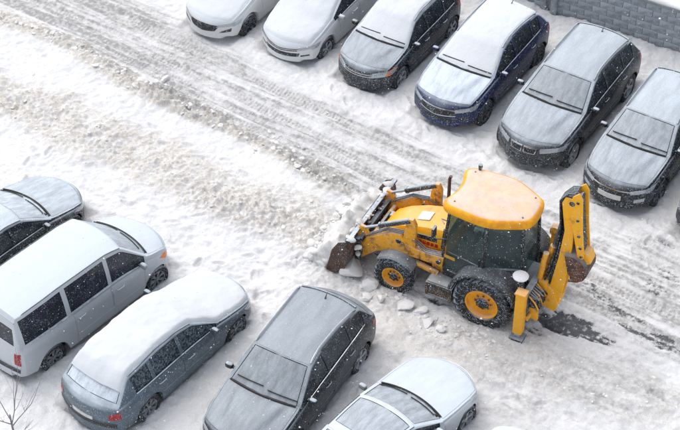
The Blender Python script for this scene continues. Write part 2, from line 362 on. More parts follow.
# ------------------------------------------------------------------ the ground: snow lot with a ploughed lane
def build_ground():
    def axis(a, b, step, far):
        c = np.arange(a, b + 1e-6, step); out = []; d = step; x = b
        while x < b + far: d *= 1.35; x += d; out.append(x)
        hi = np.array(out); out = []; d = step; x = a
        while x > a - far: d *= 1.35; x -= d; out.append(x)
        return np.concatenate([np.array(out)[::-1], c, hi])
    xs = axis(-10.2, 10.2, 0.03, 900.0); ys = axis(20.6, 39.4, 0.03, 900.0)
    X, Y = np.meshgrid(xs, ys); nx, ny = len(xs), len(ys)
    a = R_(-34.0); S = X * math.cos(a) + Y * math.sin(a); T = -X * math.sin(a) + Y * math.cos(a)
    wob = (fbm(X * .5, Y * .5, 3, 4) - .5)
    near = np.exp(-np.maximum(0, np.hypot(X, Y - 30) - 16) / 6)
    n_big = fbm(X * .35, Y * .35, 1, 4) - .5; n_mid = fbm(X * 1.6, Y * 1.6, 21, 5, .55) - .5
    n_fine = fbm(X * 7, Y * 7, 31, 4, .6) - .5; n_clod = fbm(X * 4.2, Y * 4.2, 41, 4, .62) - .5
    Z = 0.055 + 0.10 * n_big + 0.11 * n_mid + 0.06 * n_fine
    dirt = np.clip(.10 + .35 * n_big + .4 * n_mid, 0, 1) * .35
    grey = np.zeros_like(X); wet = np.zeros_like(X)
    # foot-trodden lumps over most of the open snow
    def cells(sc_, seed):
        gx = np.floor(S * sc_); gy = np.floor(T * sc_ * 1.3); d1 = np.full(X.shape, 9.0); val = np.zeros(X.shape)
        for i in (-1, 0, 1):
            for j in (-1, 0, 1):
                cx = gx + i; cy = gy + j
                d = np.hypot(S * sc_ - (cx + _hash(cx, cy, seed)), T * sc_ * 1.3 - (cy + _hash(cx, cy, seed + 5)))
                m = d < d1; d1 = np.where(m, d, d1); val = np.where(m, _hash(cx, cy, seed + 9), val)
        return d1, val
    c1, v1 = cells(3.2, 77); c2, v2 = cells(8.0, 91); c3, v3 = cells(15.0, 13)
    pit = np.clip(1 - c1 / .55, 0, 1) * (v1 > .62)
    Z -= 0.045 * pit * sstep(.4, .6, fbm(X * .8, Y * .8, 55, 3))
    # ploughed lane
    lane_c = pts_px([(-260, -165), (-60, -60), (60, -5), (160, 52), (250, 100), (340, 148), (430, 190), (520, 232), (600, 270), (720, 335), (960, 460)])
    d, sd, al = pline_dist(X, Y, lane_c); sdist = d * sd
    lane = 1 - sstep(.95, 1.55, d + wob * .7)
    Z = Z * (1 - .80 * lane) + lane * (.008 * n_fine)
    grey = np.maximum(grey, lane * (.58 + 1.0 * n_mid + .3 * n_big + .9 * n_fine))
    st = fbm(S * .5, T * 13, 61, 4, .6) - .5                       # streaks along the lane
    Z += lane * .035 * st
    grey += lane * np.clip(st * 3.0, -.4, .9)
    # wheel ruts in the lane, with tread bars
    ruts = [([(-200, -100), (-20, -22), (130, 42), (230, 92), (330, 143), (440, 200), (540, 240)], .17, .9), ([(40, -20), (170, 40), (290, 96), (400, 150), (470, 185)], .20, 1.0),
            ([(90, 30), (170, 78), (260, 122), (340, 160), (400, 190)], .12, .8), ([(110, 50), (190, 98), (270, 138), (345, 172)], .10, .8),
            ([(240, 130), (300, 168), (372, 205)], .15, .7), ([(545, 285), (600, 308), (680, 350), (860, 440)], .17, 1.0), ([(560, 262), (610, 285), (690, 325), (860, 410)], .16, 1.0),
            ([(420, 345), (520, 378), (640, 420)], .18, .5), ([(430, 325), (540, 362), (690, 412)], .16, .45), ([(590, 190), (640, 235), (700, 280)], .16, .35),
            ([(470, 168), (540, 200), (610, 222), (690, 262)], .2, .4)]
    for pl, w, amt in ruts:
        d, sd, al = pline_dist(X, Y, pts_px(pl)); dd = d + wob * .12 + n_fine * .03
        rut = 1 - sstep(w * .7, w * 1.3, dd)
        bars = (.5 + .5 * np.sin(al * 2 * math.pi / .10 + sd * d * 9)) * (.55 + .45 * np.sin(d * 2 * math.pi / .085)) * (.75 + .4 * v3)
        keep = sstep(.40, .56, fbm(S * .7, T * 2.2, int(w * 1000) + len(pl), 3))
        Z -= amt * rut * (.020 + .032 * bars * keep) ; Z += amt * .022 * np.exp(-((d - w * 1.45) / .07) ** 2)
        grey = np.maximum(grey, amt * rut * (.48 + .62 * bars * keep + 1.0 * n_fine))
        dirt = np.maximum(dirt, amt * rut * .18)
    # windrow of brown clods along the near edge of the lane
    def windrow(pl, w, h, dm, seed, blk=1.0):
        nonlocal Z, dirt, grey
        d, sd, al = pline_dist(X, Y, pts_px(pl)); d = d + wob * .35
        m = np.exp(-(d / w) ** 2); amp = .45 + 1.1 * fbm(al * .7, al * 0 + seed, seed, 3)
        lumps = (np.clip(.62 - c2, 0, 1) * (.4 + v2) * .9 + np.clip(.6 - c3, 0, 1) * .45 * v3) * blk
        Z += m * amp * h * (.40 + .42 * lumps + .9 * n_clod + .25 * (v3 - .5) * blk + .7 * n_mid + .5 * np.clip(.5 - c1, 0, 1) * blk)
        dirt = np.maximum(dirt, dm * sstep(.06, .62, m + .5 * n_mid) * (.52 + .45 * v2 * blk + 1.1 * n_clod + .5 * n_fine))
    windrow([(-40, 10), (20, 25), (75, 47), (125, 80), (225, 125), (280, 155), (340, 186)], .30, .22, .95, 5)
    windrow([(-60, 70), (0, 95), (50, 115), (100, 142), (150, 160), (190, 180), (245, 205), (300, 222), (335, 240)], .75, .14, .74, 7)
    windrow([(200, 200), (260, 222), (330, 245)], .45, .10, .55, 9)
    windrow([(320, 300), (400, 318), (470, 345), (520, 360), (600, 385), (690, 420)], .75, .07, .46, 11, .7)
    windrow([(300, 262), (345, 275), (390, 300)], .4, .12, .25, 12)
    windrow([(505, 168), (600, 205)], .35, .03, .25, 15)
    windrow([(-40, -30), (60, 0), (120, 10), (200, 60)], .5, .06, .35, 16)
    # snow shoved up at the parked cars and the wall
    mound = np.zeros_like(X)
    for c in CARS:
        cx, cy = c['loc']; q = c['yaw']; lx = (X - cx) * math.cos(q) + (Y - cy) * math.sin(q); ly = -(X - cx) * math.sin(q) + (Y - cy) * math.cos(q)
        ex = np.abs(lx) - c['L'] / 2; ey = np.abs(ly) - c['W'] / 2
        o = np.hypot(np.maximum(ex, 0), np.maximum(ey, 0)) + np.minimum(np.maximum(ex, ey), 0)
        park = np.exp(-np.maximum(o, 0) / .55)
        mound = np.maximum(mound, park * (.55 + 1.3 * fbm(X * 1.3, Y * 1.3, 81, 4)))
        inside = sstep(-.06, -.36, o)
        Z = Z * (1 - inside) + .012 * inside
        dirt *= 1 - .75 * park; grey *= 1 - .6 * np.clip(park, 0, 1)
        sel = sstep(-.20, .02, o)
        Z += sel * .06 * park * (.5 + 1.0 * (n_mid + .5))
    # footprints between the cars and out to the lane
    frnd = random.Random(31)
    for trail in ([(180, 285), (215, 262), (262, 262), (300, 275)], [(262, 330), (250, 300), (262, 268)], [(95, 195), (125, 205), (170, 222), (215, 226)], [(385, 375), (360, 395), (345, 420)], [(200, 345), (262, 300)],
                  [(340, 90), (345, 112), (380, 128)], [(415, 100), (430, 130), (480, 152)], [(500, 150), (530, 172), (590, 205)], [(655, 225), (640, 250), (660, 300)], [(480, 412), (540, 400), (600, 425)], [(20, 185), (45, 150), (20, 130)], [(130, 120), (180, 150), (250, 175)]):
        P_ = pts_px(trail); dist = 0.0; step = 0
        for (x0, y0), (x1, y1) in zip(P_[:-1], P_[1:]):
            L_ = math.dist((x0, y0), (x1, y1)); ux, uy = (x1 - x0) / L_, (y1 - y0) / L_; t_ = .1
            while t_ < L_:
                sd_ = .12 if step % 2 else -.12; fx = x0 + ux * t_ - uy * sd_ + frnd.gauss(0, .04); fy = y0 + uy * t_ + ux * sd_ + frnd.gauss(0, .04); step += 1; t_ += frnd.uniform(.50, .68)
                i0, i1 = np.searchsorted(xs, [fx - .4, fx + .4]); j0, j1 = np.searchsorted(ys, [fy - .4, fy + .4]); sl_ = (slice(j0, j1), slice(i0, i1))
                a_ = math.atan2(uy, ux) + frnd.gauss(0, .15); ex = X[sl_] - fx; ey = Y[sl_] - fy; qx = (ex * math.cos(a_) + ey * math.sin(a_)) / .16; qy = (-ex * math.sin(a_) + ey * math.cos(a_)) / .062
                rr_ = np.hypot(qx, qy); Z[sl_] -= frnd.uniform(.02, .045) * (1 - sstep(.7, 1.15, rr_)); Z[sl_] += .014 * np.exp(-((rr_ - 1.35) / .3) ** 2); grey[sl_] = np.maximum(grey[sl_], .16 * (1 - sstep(.7, 1.1, rr_)))
    wa, wb_ = WALL_A, WALL_B
    d, sd, al = pline_dist(X, Y, [wa, wb_])
    Z += .34 * np.exp(-(d / .55) ** 2) * (.7 + .8 * n_mid) * (sd < 0)
    behind = (sd > 0) * sstep(.1, .5, d); Z = Z + behind * .25; dirt *= 1 - behind; grey *= 1 - behind
    # scraped-bare wet asphalt behind the loader and patches further along
    def bare(px, py, rx, ry, ang, amt, seed, frag):
        nonlocal wet, Z
        cx, cy = ground_at(px, py); q = R_(ang); lx = ((X - cx) * math.cos(q) + (Y - cy) * math.sin(q)) / rx; ly = (-(X - cx) * math.sin(q) + (Y - cy) * math.cos(q)) / ry
        e = np.hypot(lx, ly) + (fbm(S * 1.6, T * 5.5, seed, 5, .62) - .5) * frag
        m = (1 - sstep(.55, 1.05, e)) * amt * (.72 + .56 * sstep(.40, .58, fbm(S * 1.2, T * 15, seed + 40, 4, .6)))
        wet = np.maximum(wet, m); Z = Z * (1 - m) + m * -.004
    bare(568, 326, .70, .42, -20, 1.25, 201, 1.2); bare(590, 336, .5, .2, -30, .95, 202, 1.9)
    bare(548, 318, .35, .2, -25, .95, 203, 1.3)
    for i, (px, py, rx, ry, am) in enumerate([(600, 296, .75, .12, .8), (618, 312, .8, .14, .85), (648, 336, .7, .16, .9), (580, 280, .7, .09, .6), (655, 288, .35, .22, .85), (668, 275, .3, .12, .7), (655, 350, .5, .08, .7), (395, 262, .45, .22, .9), (405, 275, .3, .14, .8), (430, 300, .5, .12, .7),
            (600, 200, .25, .08, .7), (597, 206, .25, .07, .8), (575, 222, .16, .06, .6), (657, 402, .22, .09, .6), (262, 133, .25, .05, .5), (305, 150, .3, .05, .5), (530, 330, .35, .12, .6), (668, 247, .2, .06, .6)]):
        bare(px, py, rx, ry, -33, am * (.95 if 380 < px < 440 else .82), 210 + i, 2.6)
    # packed grime in the loader's wheel tracks and over the right-hand side
    lx0, ly0 = ground_at(470, 345); e = np.hypot((X - lx0) / 3.5, (Y - ly0) / 1.1)
    dirt = np.maximum(dirt, .30 * (1 - sstep(.5, 1.1, e + wob)) * (.6 + 1.2 * (n_mid + .3)))
    rx0, ry0 = ground_at(600, 285); e = np.hypot((X - rx0) / 2.6, (Y - ry0) / 2.2)
    grey = np.maximum(grey, .55 * (1 - sstep(.5, 1.15, e + wob)) * (.6 + 1.5 * n_mid + 1.6 * st + .8 * n_fine))
    rx0, ry0 = ground_at(560, 392); e = np.hypot((X - rx0) / 3.4, (Y - ry0) / 1.5)
    grey = np.maximum(grey, .52 * (1 - sstep(.4, 1.1, e + wob)) * (.6 + 1.5 * n_mid + 1.6 * st + 1.0 * n_fine))
    chips = np.clip(.30 - c3, 0, 1) * (v3 > .94); dirt = np.clip(dirt + chips * 1.8 * sstep(.5, .6, fbm(X * .6, Y * .6, 99, 3)), 0, 1)
    dirt = np.clip(dirt, 0, 1) * near; grey = np.clip(grey, 0, 1) * near; wet = np.clip(wet, 0, 1) * near
    Z = np.where(near > .02, Z * near + .03 * (1 - near), .03)
    me = bpy.data.meshes.new('ground')
    co = np.stack([X, Y, Z], -1).reshape(-1, 3).astype(np.float32)
    i = np.arange((nx - 1) * (ny - 1)); q = i // (nx - 1) * nx + i % (nx - 1)
    fc = np.stack([q, q + 1, q + nx + 1, q + nx], -1).astype(np.int32)
    me.vertices.add(len(co)); me.vertices.foreach_set('co', co.ravel())
    me.loops.add(fc.size); me.loops.foreach_set('vertex_index', fc.ravel())
    me.polygons.add(len(fc)); me.polygons.foreach_set('loop_start', np.arange(len(fc), dtype=np.int32) * 4)
    me.polygons.foreach_set('use_smooth', np.ones(len(fc), bool)); me.update(calc_edges=True)
    at = me.color_attributes.new('ground_mix', 'FLOAT_COLOR', 'POINT')
    at.data.foreach_set('color', np.stack([dirt, grey, wet, np.ones_like(wet)], -1).reshape(-1).astype(np.float32))
    o = bpy.data.objects.new('ground', me); COL.objects.link(o); o['kind'] = 'structure'
    m, n, l, p = new_mat('snowy_ground')
    tc = n.new('ShaderNodeTexCoord'); pos = tc.outputs['Object']
    ca = n.new('ShaderNodeVertexColor'); ca.layer_name = 'ground_mix'
    se = n.new('ShaderNodeSeparateColor'); l.new(ca.outputs[0], se.inputs[0])
    nf = noise_n(n, l, pos, 9.0, 8, .68); ng = noise_n(n, l, pos, 38.0, 4, .6); nl = noise_n(n, l, pos, 1.1, 5, .6)
    base = mixc(n, l, maprange(n, l, nl, .35, .65), (.79, .793, .80), (.73, .735, .744))
    base = mixc(n, l, maprange(n, l, ng, .52, .74, 0.0, .55), base, (.62, .615, .61))
    df = math_n(n, l, 'MULTIPLY', se.outputs[0], maprange(n, l, nf, .30, .66, .35, 1.7), True)
    dcol = mixc(n, l, maprange(n, l, ng, .35, .65), (.68, .645, .59), (.52, .485, .435))
    base = mixc(n, l, df, base, dcol)
    gf = math_n(n, l, 'MULTIPLY', se.outputs[1], maprange(n, l, nf, .34, .66, .45, 1.4), True)
    base = mixc(n, l, gf, base, (.36, .355, .35))
    wf = maprange(n, l, math_n(n, l, 'ADD', se.outputs[2], math_n(n, l, 'MULTIPLY', math_n(n, l, 'SUBTRACT', nf, .5), 2.2)), .42, .95, 0.0, .95)
    wcol = mixc(n, l, maprange(n, l, ng, .55, .72), (.06, .066, .075), (.20, .21, .23))
    base = mixc(n, l, wf, base, wcol)
    l.new(base, p.inputs['Base Color'])
    r = n.new('ShaderNodeMix'); l.new(wf, r.inputs[0]); r.inputs[2].default_value = .85; r.inputs[3].default_value = .45
    l.new(r.outputs[0], p.inputs['Roughness']); p.inputs['Specular IOR Level'].default_value = .25
    b = n.new('ShaderNodeBump'); b.inputs['Strength'].default_value = .8; b.inputs['Distance'].default_value = .035
    l.new(math_n(n, l, 'ADD', math_n(n, l, 'MULTIPLY', nf, .7), math_n(n, l, 'MULTIPLY', ng, .6)), b.inputs['Height']); l.new(b.outputs[0], p.inputs['Normal'])
    me.materials.append(m)
    def height(x, y):
        i = int(np.clip(np.searchsorted(xs, x), 0, nx - 1)); j = int(np.clip(np.searchsorted(ys, y), 0, ny - 1)); return float(Z[j, i])
    return height
WALL_A = ground_at(554, 21); WALL_B = ground_at(680, 62)
_wd = Vector((WALL_B[0] - WALL_A[0], WALL_B[1] - WALL_A[1])).normalized()
WALL_A = (WALL_A[0] - _wd.x * 4.0, WALL_A[1] - _wd.y * 4.0); WALL_B = (WALL_B[0] + _wd.x * 3.5, WALL_B[1] + _wd.y * 3.5)
HEIGHT = build_ground()


# ------------------------------------------------------------------ concrete block wall behind the far row
def build_wall():
    L = math.hypot(WALL_B[0] - WALL_A[0], WALL_B[1] - WALL_A[1]); yaw = math.atan2(WALL_B[1] - WALL_A[1], WALL_B[0] - WALL_A[0])
    rt = empty('block_wall', (WALL_A[0], WALL_A[1], 0), yaw)
    tag(rt, 'grey concrete block wall with a snow cap behind the far row of cars', 'wall')
    mortar = plain('wall_mortar', (.32, .37, .41), .9, bump=.4)
    bw, bh, jt = .392, .188, .008; H = 1.46
    m = MB(); m.box((L / 2, .10, H / 2 - .1), (L - .01, .16, H + .19)); m.build('wall_core', mortar, rt)
    variants = []
    rnd = random.Random(4)
    mats = [snowy('wall_block_%d' % i, c, .9, .10, .9, base2=tuple(k * .66 for k in c), b2scale=5.0) for i, c in enumerate([(.40, .44, .475), (.44, .48, .515), (.37, .41, .445)])]
    for i in range(6):
        w = bw if i < 3 else bw / 2 - jt / 2
        b = MB(); b.box((0, 0, 0), (w, .05, bh)); me = b.build('block', mats[i % 3], rt, bevel=.008).data
        variants.append(me)
    for o in [o for o in rt.children if o.name.startswith('block')]: bpy.data.objects.remove(o)
    n = int(L / (bw + jt)); pil = 4.0 - .32
    for r in range(7):
        z = r * (bh + jt) + bh / 2 + .08; off = 0 if r % 2 == 0 else (bw + jt) / 2
        for k in range(n + 1):
            x = off + k * (bw + jt) + bw / 2
            if x + bw / 2 > L: continue
            if 5.2 < x and r == 0 and False: continue
            o = link_mesh('block', variants[rnd.randrange(3)], rt, Matrix.Translation((x, .018 + rnd.uniform(-.009, .009), z)))
    cop = MB(); cop.box((L / 2, .10, H + .035), (L + .06, .30, .07)); cop.build('coping', plain('coping_concrete', (.30, .31, .32), .85, bump=.3), rt, bevel=.012)
    # rounded snow cap
    v = []; f = []; ns = int(L / .08)
    prof = [(-.03, -.005), (-.035, .03), (.0, .075), (.10, .10), (.20, .075), (.235, .03), (.23, -.005)]
    for i in range(ns + 1):
        x = i * L / ns
        for j, (y, z) in enumerate(prof):
            k = float(vnoise(np.array([x * 3.1]), np.array([j * .7]), 5)[0]); v.append((x, y + (k - .5) * .02, H + .072 + max(0, z) * (.6 + .8 * k)))
    for i in range(ns):
        for j in range(len(prof) - 1): a = i * len(prof) + j; f.append((a, a + 1, a + len(prof) + 1, a + len(prof)))
    mesh_obj('snow_cap', v, f, snow_mat('lying_snow'), rt, 180)
    for x in (pil, pil + .30):
        p = MB(); p.box((x, -.055, H / 2 - .05), (.16, .09, H + .10)); p.build('pilaster', mats[2], rt, bevel=.01)
build_wall()


# ------------------------------------------------------------------ car builder
def curve(pts, x, d=0.07):
    px = [p[0] for p in pts]; py = [p[1] for p in pts]
    L = px[-1]; dd = min(d, max(1e-4, min(x, L - x)))
    if dd < .002: return float(np.interp(x, px, py))
    return float(np.mean([np.interp(x + dd * k, px, py) for k in (-1, -.66, -.33, 0, .33, .66, 1)]))

WHEEL_CACHE = {}
def wheel_meshes(R, style, width=.21):
    key = (R, style)
    if key in WHEEL_CACHE: return WHEEL_CACHE[key]
    tyre_m = snowy('tyre_rubber', (.022, .022, .024), .75, .30, .85, lo=.4, hi=.9)
    rim_c = {'dark': (.03, .03, .033), 'light': (.42, .43, .44), 'steel': (.20, .21, .22)}[style]
    rim_m = snowy('wheel_rim_' + style, rim_c, .5, .35, .35, metal=.6)
    hub_m = plain('brake_dark', (.02, .02, .021), .7)
    w = width / 2; rr = R * .66
    # outer face looks along +y
    hub = MB().lathe([(rr * .98, w * .25), (rr * .98, -w * .8), (rr * .5, -w * .8), (.02, -w * .8)], (0, 0, 0), 24)
    hub.lathe([(rr * .60, w * .05), (.02, w * .05)], (0, 0, 0), 20)
    tyre = MB().lathe([(rr, w * .70), (rr + .012, w * .86), (R * .80, w), (R * .93, w * .96), (R * .985, w * .80), (R, w * .5), (R, -w * .5), (R * .985, -w * .8), (R * .90, -w), (rr, -w * .8), (rr, w * .3)], (0, 0, 0), 36, closed=True)
    rim = MB().lathe([(rr * 1.02, w * .72), (rr * .99, w * .84), (rr * .93, w * .80), (rr * .90, w * .45), (rr * .90, 0)], (0, 0, 0), 32)
    n = {'dark': 10, 'light': 5, 'steel': 7}[style]
    for k in range(n):
        t = 2 * math.pi * k / n
        def pt(r, a, y): return (r * math.cos(t + a), y, r * math.sin(t + a))
        a0, a1 = (.20, .11) if style == 'dark' else ((.42, .20) if style == 'light' else (.34, .20))
        v = [pt(rr * .20, -a0, w * .62), pt(rr * .20, a0, w * .62), pt(rr * .93, a1, w * .74), pt(rr * .93, -a1, w * .74)]
        v2 = [pt(rr * .20, -a0, w * .35), pt(rr * .20, a0, w * .35), pt(rr * .93, a1, w * .45), pt(rr * .93, -a1, w * .45)]
        rim.add(v + v2, [(0, 1, 2, 3), (0, 4, 5, 1), (1, 5, 6, 2), (2, 6, 7, 3), (3, 7, 4, 0)])
    rim.lathe([(rr * .26, w * .3), (rr * .26, w * .66), (rr * .16, w * .78), (.005, w * .80)], (0, 0, 0), 16)
    res = []
    for nm, mb, mt in (('wheel', hub, hub_m), ('tyre', tyre, tyre_m), ('rim', rim, rim_m)):
        o = mb.build(nm, mt, None, smooth=35); res.append(o.data); bpy.data.objects.remove(o)
    WHEEL_CACHE[key] = res
    return res

def add_wheel(parent, x, y, z, R, style, side):
    hub, tyre, rim = wheel_meshes(R, style)
    rot = Matrix.Rotation(math.pi if side < 0 else 0, 4, 'Z') @ Matrix.Rotation(random.uniform(0, 6), 4, 'Y')
    w = link_mesh('wheel', hub, parent, Matrix.Translation((x, y, z)) @ rot)
    link_mesh('tyre', tyre, w); link_mesh('rim', rim, w)

HROWS = [0, .05, .16, .30, .45, .60, .74, .86, .94, 1.0]
HPROF = [(0, .955), (.10, .972), (.35, .995), (.55, 1.0), (.74, .992), (.88, .972), (1.0, .925)]
GROWS = [.05, .10, .5, .90, 1.0]
TROWS = [.985, .95, .90, .80, .72, .66, .60, .54, .48, .42, .36, .30, .17, 0.0]

def build_car(c, idx):
    rnd = random.Random(idx * 7 + 3)
    L, W, R, wb, fo = c['L'], c['W'], c['R'], c['wb'], c['fo']; hw = W / 2
    root = empty(c['name'], (c['loc'][0], c['loc'][1], -0.01), c['yaw'])
    tag(root, c['label'], c['cat'], 'cars parked in the snowy lot')
    paint, metal, cov, speck = c['paint'], c['metal'], c['cov'], c['speck']; tn = 'car%d' % idx
    def pm(part, cv, sp=None, col=None, **kw): return snowy('%s_%s' % (tn, part), col or paint, cv, speck if sp is None else sp, .42, metal * .5, .22, spec=.22, **kw)
    m_body = pm('body_paint', min(1, cov[3] * 1.5), lo=.38, hi=.80, patch=.4); m_hood = pm('bonnet_paint', cov[0] * 1.08, patch=.30, streak=True, pscale=3.0, lo=.55, hi=.985); m_roof = pm('roof_paint', cov[2] * 1.04, patch=.16, streak=True)
    m_wind = snowy(tn + '_windscreen_glass', (.03, .036, .042), cov[1], .12, .12, patch=.36, lo=.2, hi=.5, pscale=4.0, streak=True)
    m_side = snowy(tn + '_side_glass', (.016, .022, .028), .9, min(.14, speck), .10, lo=.72, hi=.95, base2=(.10, .13, .155) if c.get('gfrost') else ((.030, .028, .050) if c.get('curtains') else (.03, .038, .046)), b2scale=22.0 if c.get('gfrost') else 3.0)
    m_dark = snowy('black_plastic', (.020, .021, .022), .55, .30, .6); m_trim = snowy('black_trim', (.016, .017, .018), .25, .12, .45)
    m_line = plain('wiper_black', (.012, .012, .013), .6)
    m_grey = snowy('body_cladding', (.03, .031, .033), .6, .35, .7)
    m_chrome = plain('chrome', (.62, .63, .65), .18, .95); m_lamp = snowy('headlight_glass', (.40, .43, .46), .35, .2, .08, .35)
    m_red = snowy('tail_light_red', (.30, .012, .016), .3, .15, .2); m_amber = snowy('indicator_amber', (.75, .22, .05), .0, .08, .25)
    m_plate = plain('number_plate', (.62, .63, .62), .5)
    xf, xr = fo, fo + wb; Ra = R + .075
    lower = paint
    # plan half-width and plan curvature
    wpts = [(0, .80), (.05, .86), (.18, .92), (.5, .975), (1.0, 1.0), (L - 1.0, 1.0), (L - .4, .97), (L - .12, .93), (L, .86)]
    kpts = [(0, c['k0']), (.3, c['k0'] * .85), (c['cowl'], c['kc']), (c['rf'], c['kc'] * .75), (c['rf'] + .7, .01), (c['rr'] - .5, -.01), (c['rr'], -c['kr'] * .45), (c['tg'], -c['kr'] * .8), (L, -c['kr'])]
    keys = [0, L, c['cowl'], c['cowl'] - .02, c['cowl'] + .02, c['rf'], c['rf'] - .03, c['rr'], c['rr'] + .04, c['tg'] - .02, .16]
    for a, b in c['doors'] + c['wins']: keys += [a, b]
    if c.get('sunroof'): keys += [c['rf'] + .10, c['rf'] + .95]
    st = list(np.arange(.06, L - .03, .06)) + [.015, .03, .045, .09, .12, L - .015, L - .03, L - .045, L - .09, L - .12] + list(np.arange(c['rr'], c['tg'], .035))
    st = [s for s in st if all(abs(s - k) > .012 for k in keys)]
    st = sorted(set([round(s, 4) for s in st + keys]))
    NR = 4 + len(HROWS) + len(GROWS) + len(TROWS); jb = 4 + len(HROWS) - 1; jg0 = jb + 1; jt0 = jg0 + len(GROWS)
    hp = [p[0] for p in HPROF]; wp = [p[1] for p in HPROF]
    V = []; info = []
    for x in st:
        w = hw * float(np.interp(x, [p[0] for p in wpts], [p[1] for p in wpts]))
        k = float(np.interp(x, [p[0] for p in kpts], [p[1] for p in kpts]))
        zb = curve(c['belt'], x, .06); zt = curve(c['top'], x, .06)
        zb = min(zb, zt - .02); sill = c['sill'] + .05 * max(0, 1 - x / .5) + .08 * max(0, 1 - (L - x) / .6)
        xs = x + k * .92; za = sill
        for xw in (xf, xr):
            dx = abs(xs - xw)
            if dx < Ra: za = max(za, R + math.sqrt(Ra * Ra - dx * dx) * .98)
        za = min(za, zb - .10)
        ze = max(zb + .010, zt - c['crown'] * (1.0 if x > c['cowl'] else .6))
        zu = max(c['sill'] - .02, .16)
        rows = [(0, zu), (.66 * w, zu), (.66 * w, max(za, zu + .005)), (.945 * w, za)]
        for i, h in enumerate(HROWS):
            z = max(sill + (zb - sill) * h, za + .004 * i); z = min(z, zb - .0015 * (len(HROWS) - 1 - i))
            hh = (z - sill) / max(.05, zb - sill); ww = w * float(np.interp(hh, hp, wp))
            d = za - sill
            if d > .02 and z - za < .06: ww += .012 * (1 - (z - za) / .06)          # arch lip
            rows.append((ww, z))
        wbt = w * wp[-1]; we = wbt - (ze - zb) * c['tumble']
        for g in GROWS:
            bul = math.sin(g * math.pi) * .018 * min(1, (ze - zb) / .3); rows.append((wbt + (we - wbt) * g - .006 * (1 - g) + bul, zb + (ze - zb) * g))
        dome = .040 * max(0, min(1, (x - .18) / .35)) * max(0, min(1, (c['cowl'] - .02 - x) / .12)) if c['snow'][0] == 0 and c['type'] not in ('sedan', 'minivan') else 0
        wfr = .36 + .30 * min(1, x / c['cowl'])                                     # bonnet crease, opening towards the windscreen
        for fr in TROWS: rows.append((we * fr, ze + (zt - ze) * (1 - fr ** 2.6) + dome * max(0, min(1, (wfr + .06 - fr) / .12))))
        V.append([(x + k * (y / max(w, .01)) ** 2, y, z) for y, z in rows]); info.append((w, k, zb, ze, zt, we, wbt))
    st = np.array(st); N = len(st)
    def P(i, j, s): x, y, z = V[i][j]; return (L / 2 - x, y * s, z)
    verts = []; vid = {}
    def vert(i, j, s):
        if j == 0 or j == NR - 1: s = 1
        key = (i, j, s)
        if key not in vid: vid[key] = len(verts); verts.append(P(i, j, s))
        return vid[key]
    groups = {}
    def inr(i, a, b): m = (st[i] + st[i + 1]) / 2; return a < m < b
    for i in range(N - 1):
        for j in range(NR - 1):
            for s in (1, -1):
                g = 'body'
                if j >= jt0 - 1:
                    if j >= jt0 + 2 and inr(i, c['cowl'] + .02, c['rf'] - .03): g = 'windshield'
                    elif j >= jt0 + 2 and inr(i, c['rr'] + .04, c['tg'] - .02): g = 'rear_window'
                    elif j >= jt0 + 1 and inr(i, .16, c['cowl'] - .02): g = 'hood'
                    elif c.get('sunroof') and j >= jt0 + 2 and inr(i, c['rf'] + .10, c['rf'] + .95): g = 'sunroof'
                    elif j >= jt0 and inr(i, c['rf'], c['rr']): g = 'roof'
                elif jg0 + 1 <= j < jg0 + 3:
                    for q, (a, b) in enumerate(c['wins']):
                        if inr(i, a, b) and info[i][3] - info[i][2] > .07: g = ('side_window', q, s)
                elif 5 <= j < jb:
                    for q, (a, b) in enumerate(c['doors']):
                        if inr(i, a, b): g = ('door', q, s)
                    if g == 'body' and c.get('cladding') and j <= 5: g = 'cladding'
                if g == 'body' and c.get('cladding') and 3 <= j <= 5: g = 'cladding'
                q4 = (vert(i, j, s), vert(i + 1, j, s), vert(i + 1, j + 1, s), vert(i, j + 1, s))
                if s < 0: q4 = q4[::-1]
                q4 = tuple(dict.fromkeys(q4))
                if len(q4) > 2: groups.setdefault(g, []).append(q4)
    # nose and tail caps
    for i, flip in ((0, False), (N - 1, True)):
        w, k = info[i][0], info[i][1]; cols = np.linspace(-1, 1, 17); grid = []
        for j in range(1, NR):
            x0, y0, z0 = V[i][j]; row = []
            for t in cols:
                y = y0 * t; row.append(len(verts)); verts.append((L / 2 - (st[i] + k * (y / w) ** 2), y, z0))
            grid.append(row)
        for a in range(len(grid) - 1):
            for b in range(16):
                q4 = (grid[a][b], grid[a][b + 1], grid[a + 1][b + 1], grid[a + 1][b])
                groups.setdefault('body', []).append(q4[::-1] if flip else q4)
    VV = [Vector(v) for v in verts]
    tris = [f for g in groups.values() for f in g]
    bvh = BVHTree.FromPolygons(VV, tris)
    def panel(name, faces, mat, gap, inset, parent=root, sm=50):
        ids = sorted({i for f in faces for i in f}); mp = {i: k for k, i in enumerate(ids)}
        vv = [VV[i].copy() for i in ids]; ff = [tuple(mp[i] for i in f) for f in faces]
        me = bpy.data.meshes.new(name); me.from_pydata(vv, [], ff); me.update()
        bm = bmesh.new(); bm.from_mesh(me); bmesh.ops.remove_doubles(bm, verts=bm.verts, dist=.0006)
        bmesh.ops.dissolve_degenerate(bm, dist=.0004, edges=bm.edges)
        bmesh.ops.recalc_face_normals(bm, faces=bm.faces)
        if gap or inset:
            bm.normal_update(); mv = []
            for v in bm.verts:
                d = -v.normal * inset
                if any(e.is_boundary for e in v.link_edges) and gap and abs(v.co.y) > .002:
                    cen = sum((f.calc_center_median() for f in v.link_faces), Vector()) / max(1, len(v.link_faces)) - v.co
                    if cen.length > 1e-5: d = d + cen.normalized() * min(gap, cen.length * .8)
                mv.append((v, d))
            cz = sum((v.co for v in bm.verts), Vector()) / len(bm.verts)
            for v, d in mv: v.co += d
        bm.to_mesh(me); bm.free(); shade(me, sm)
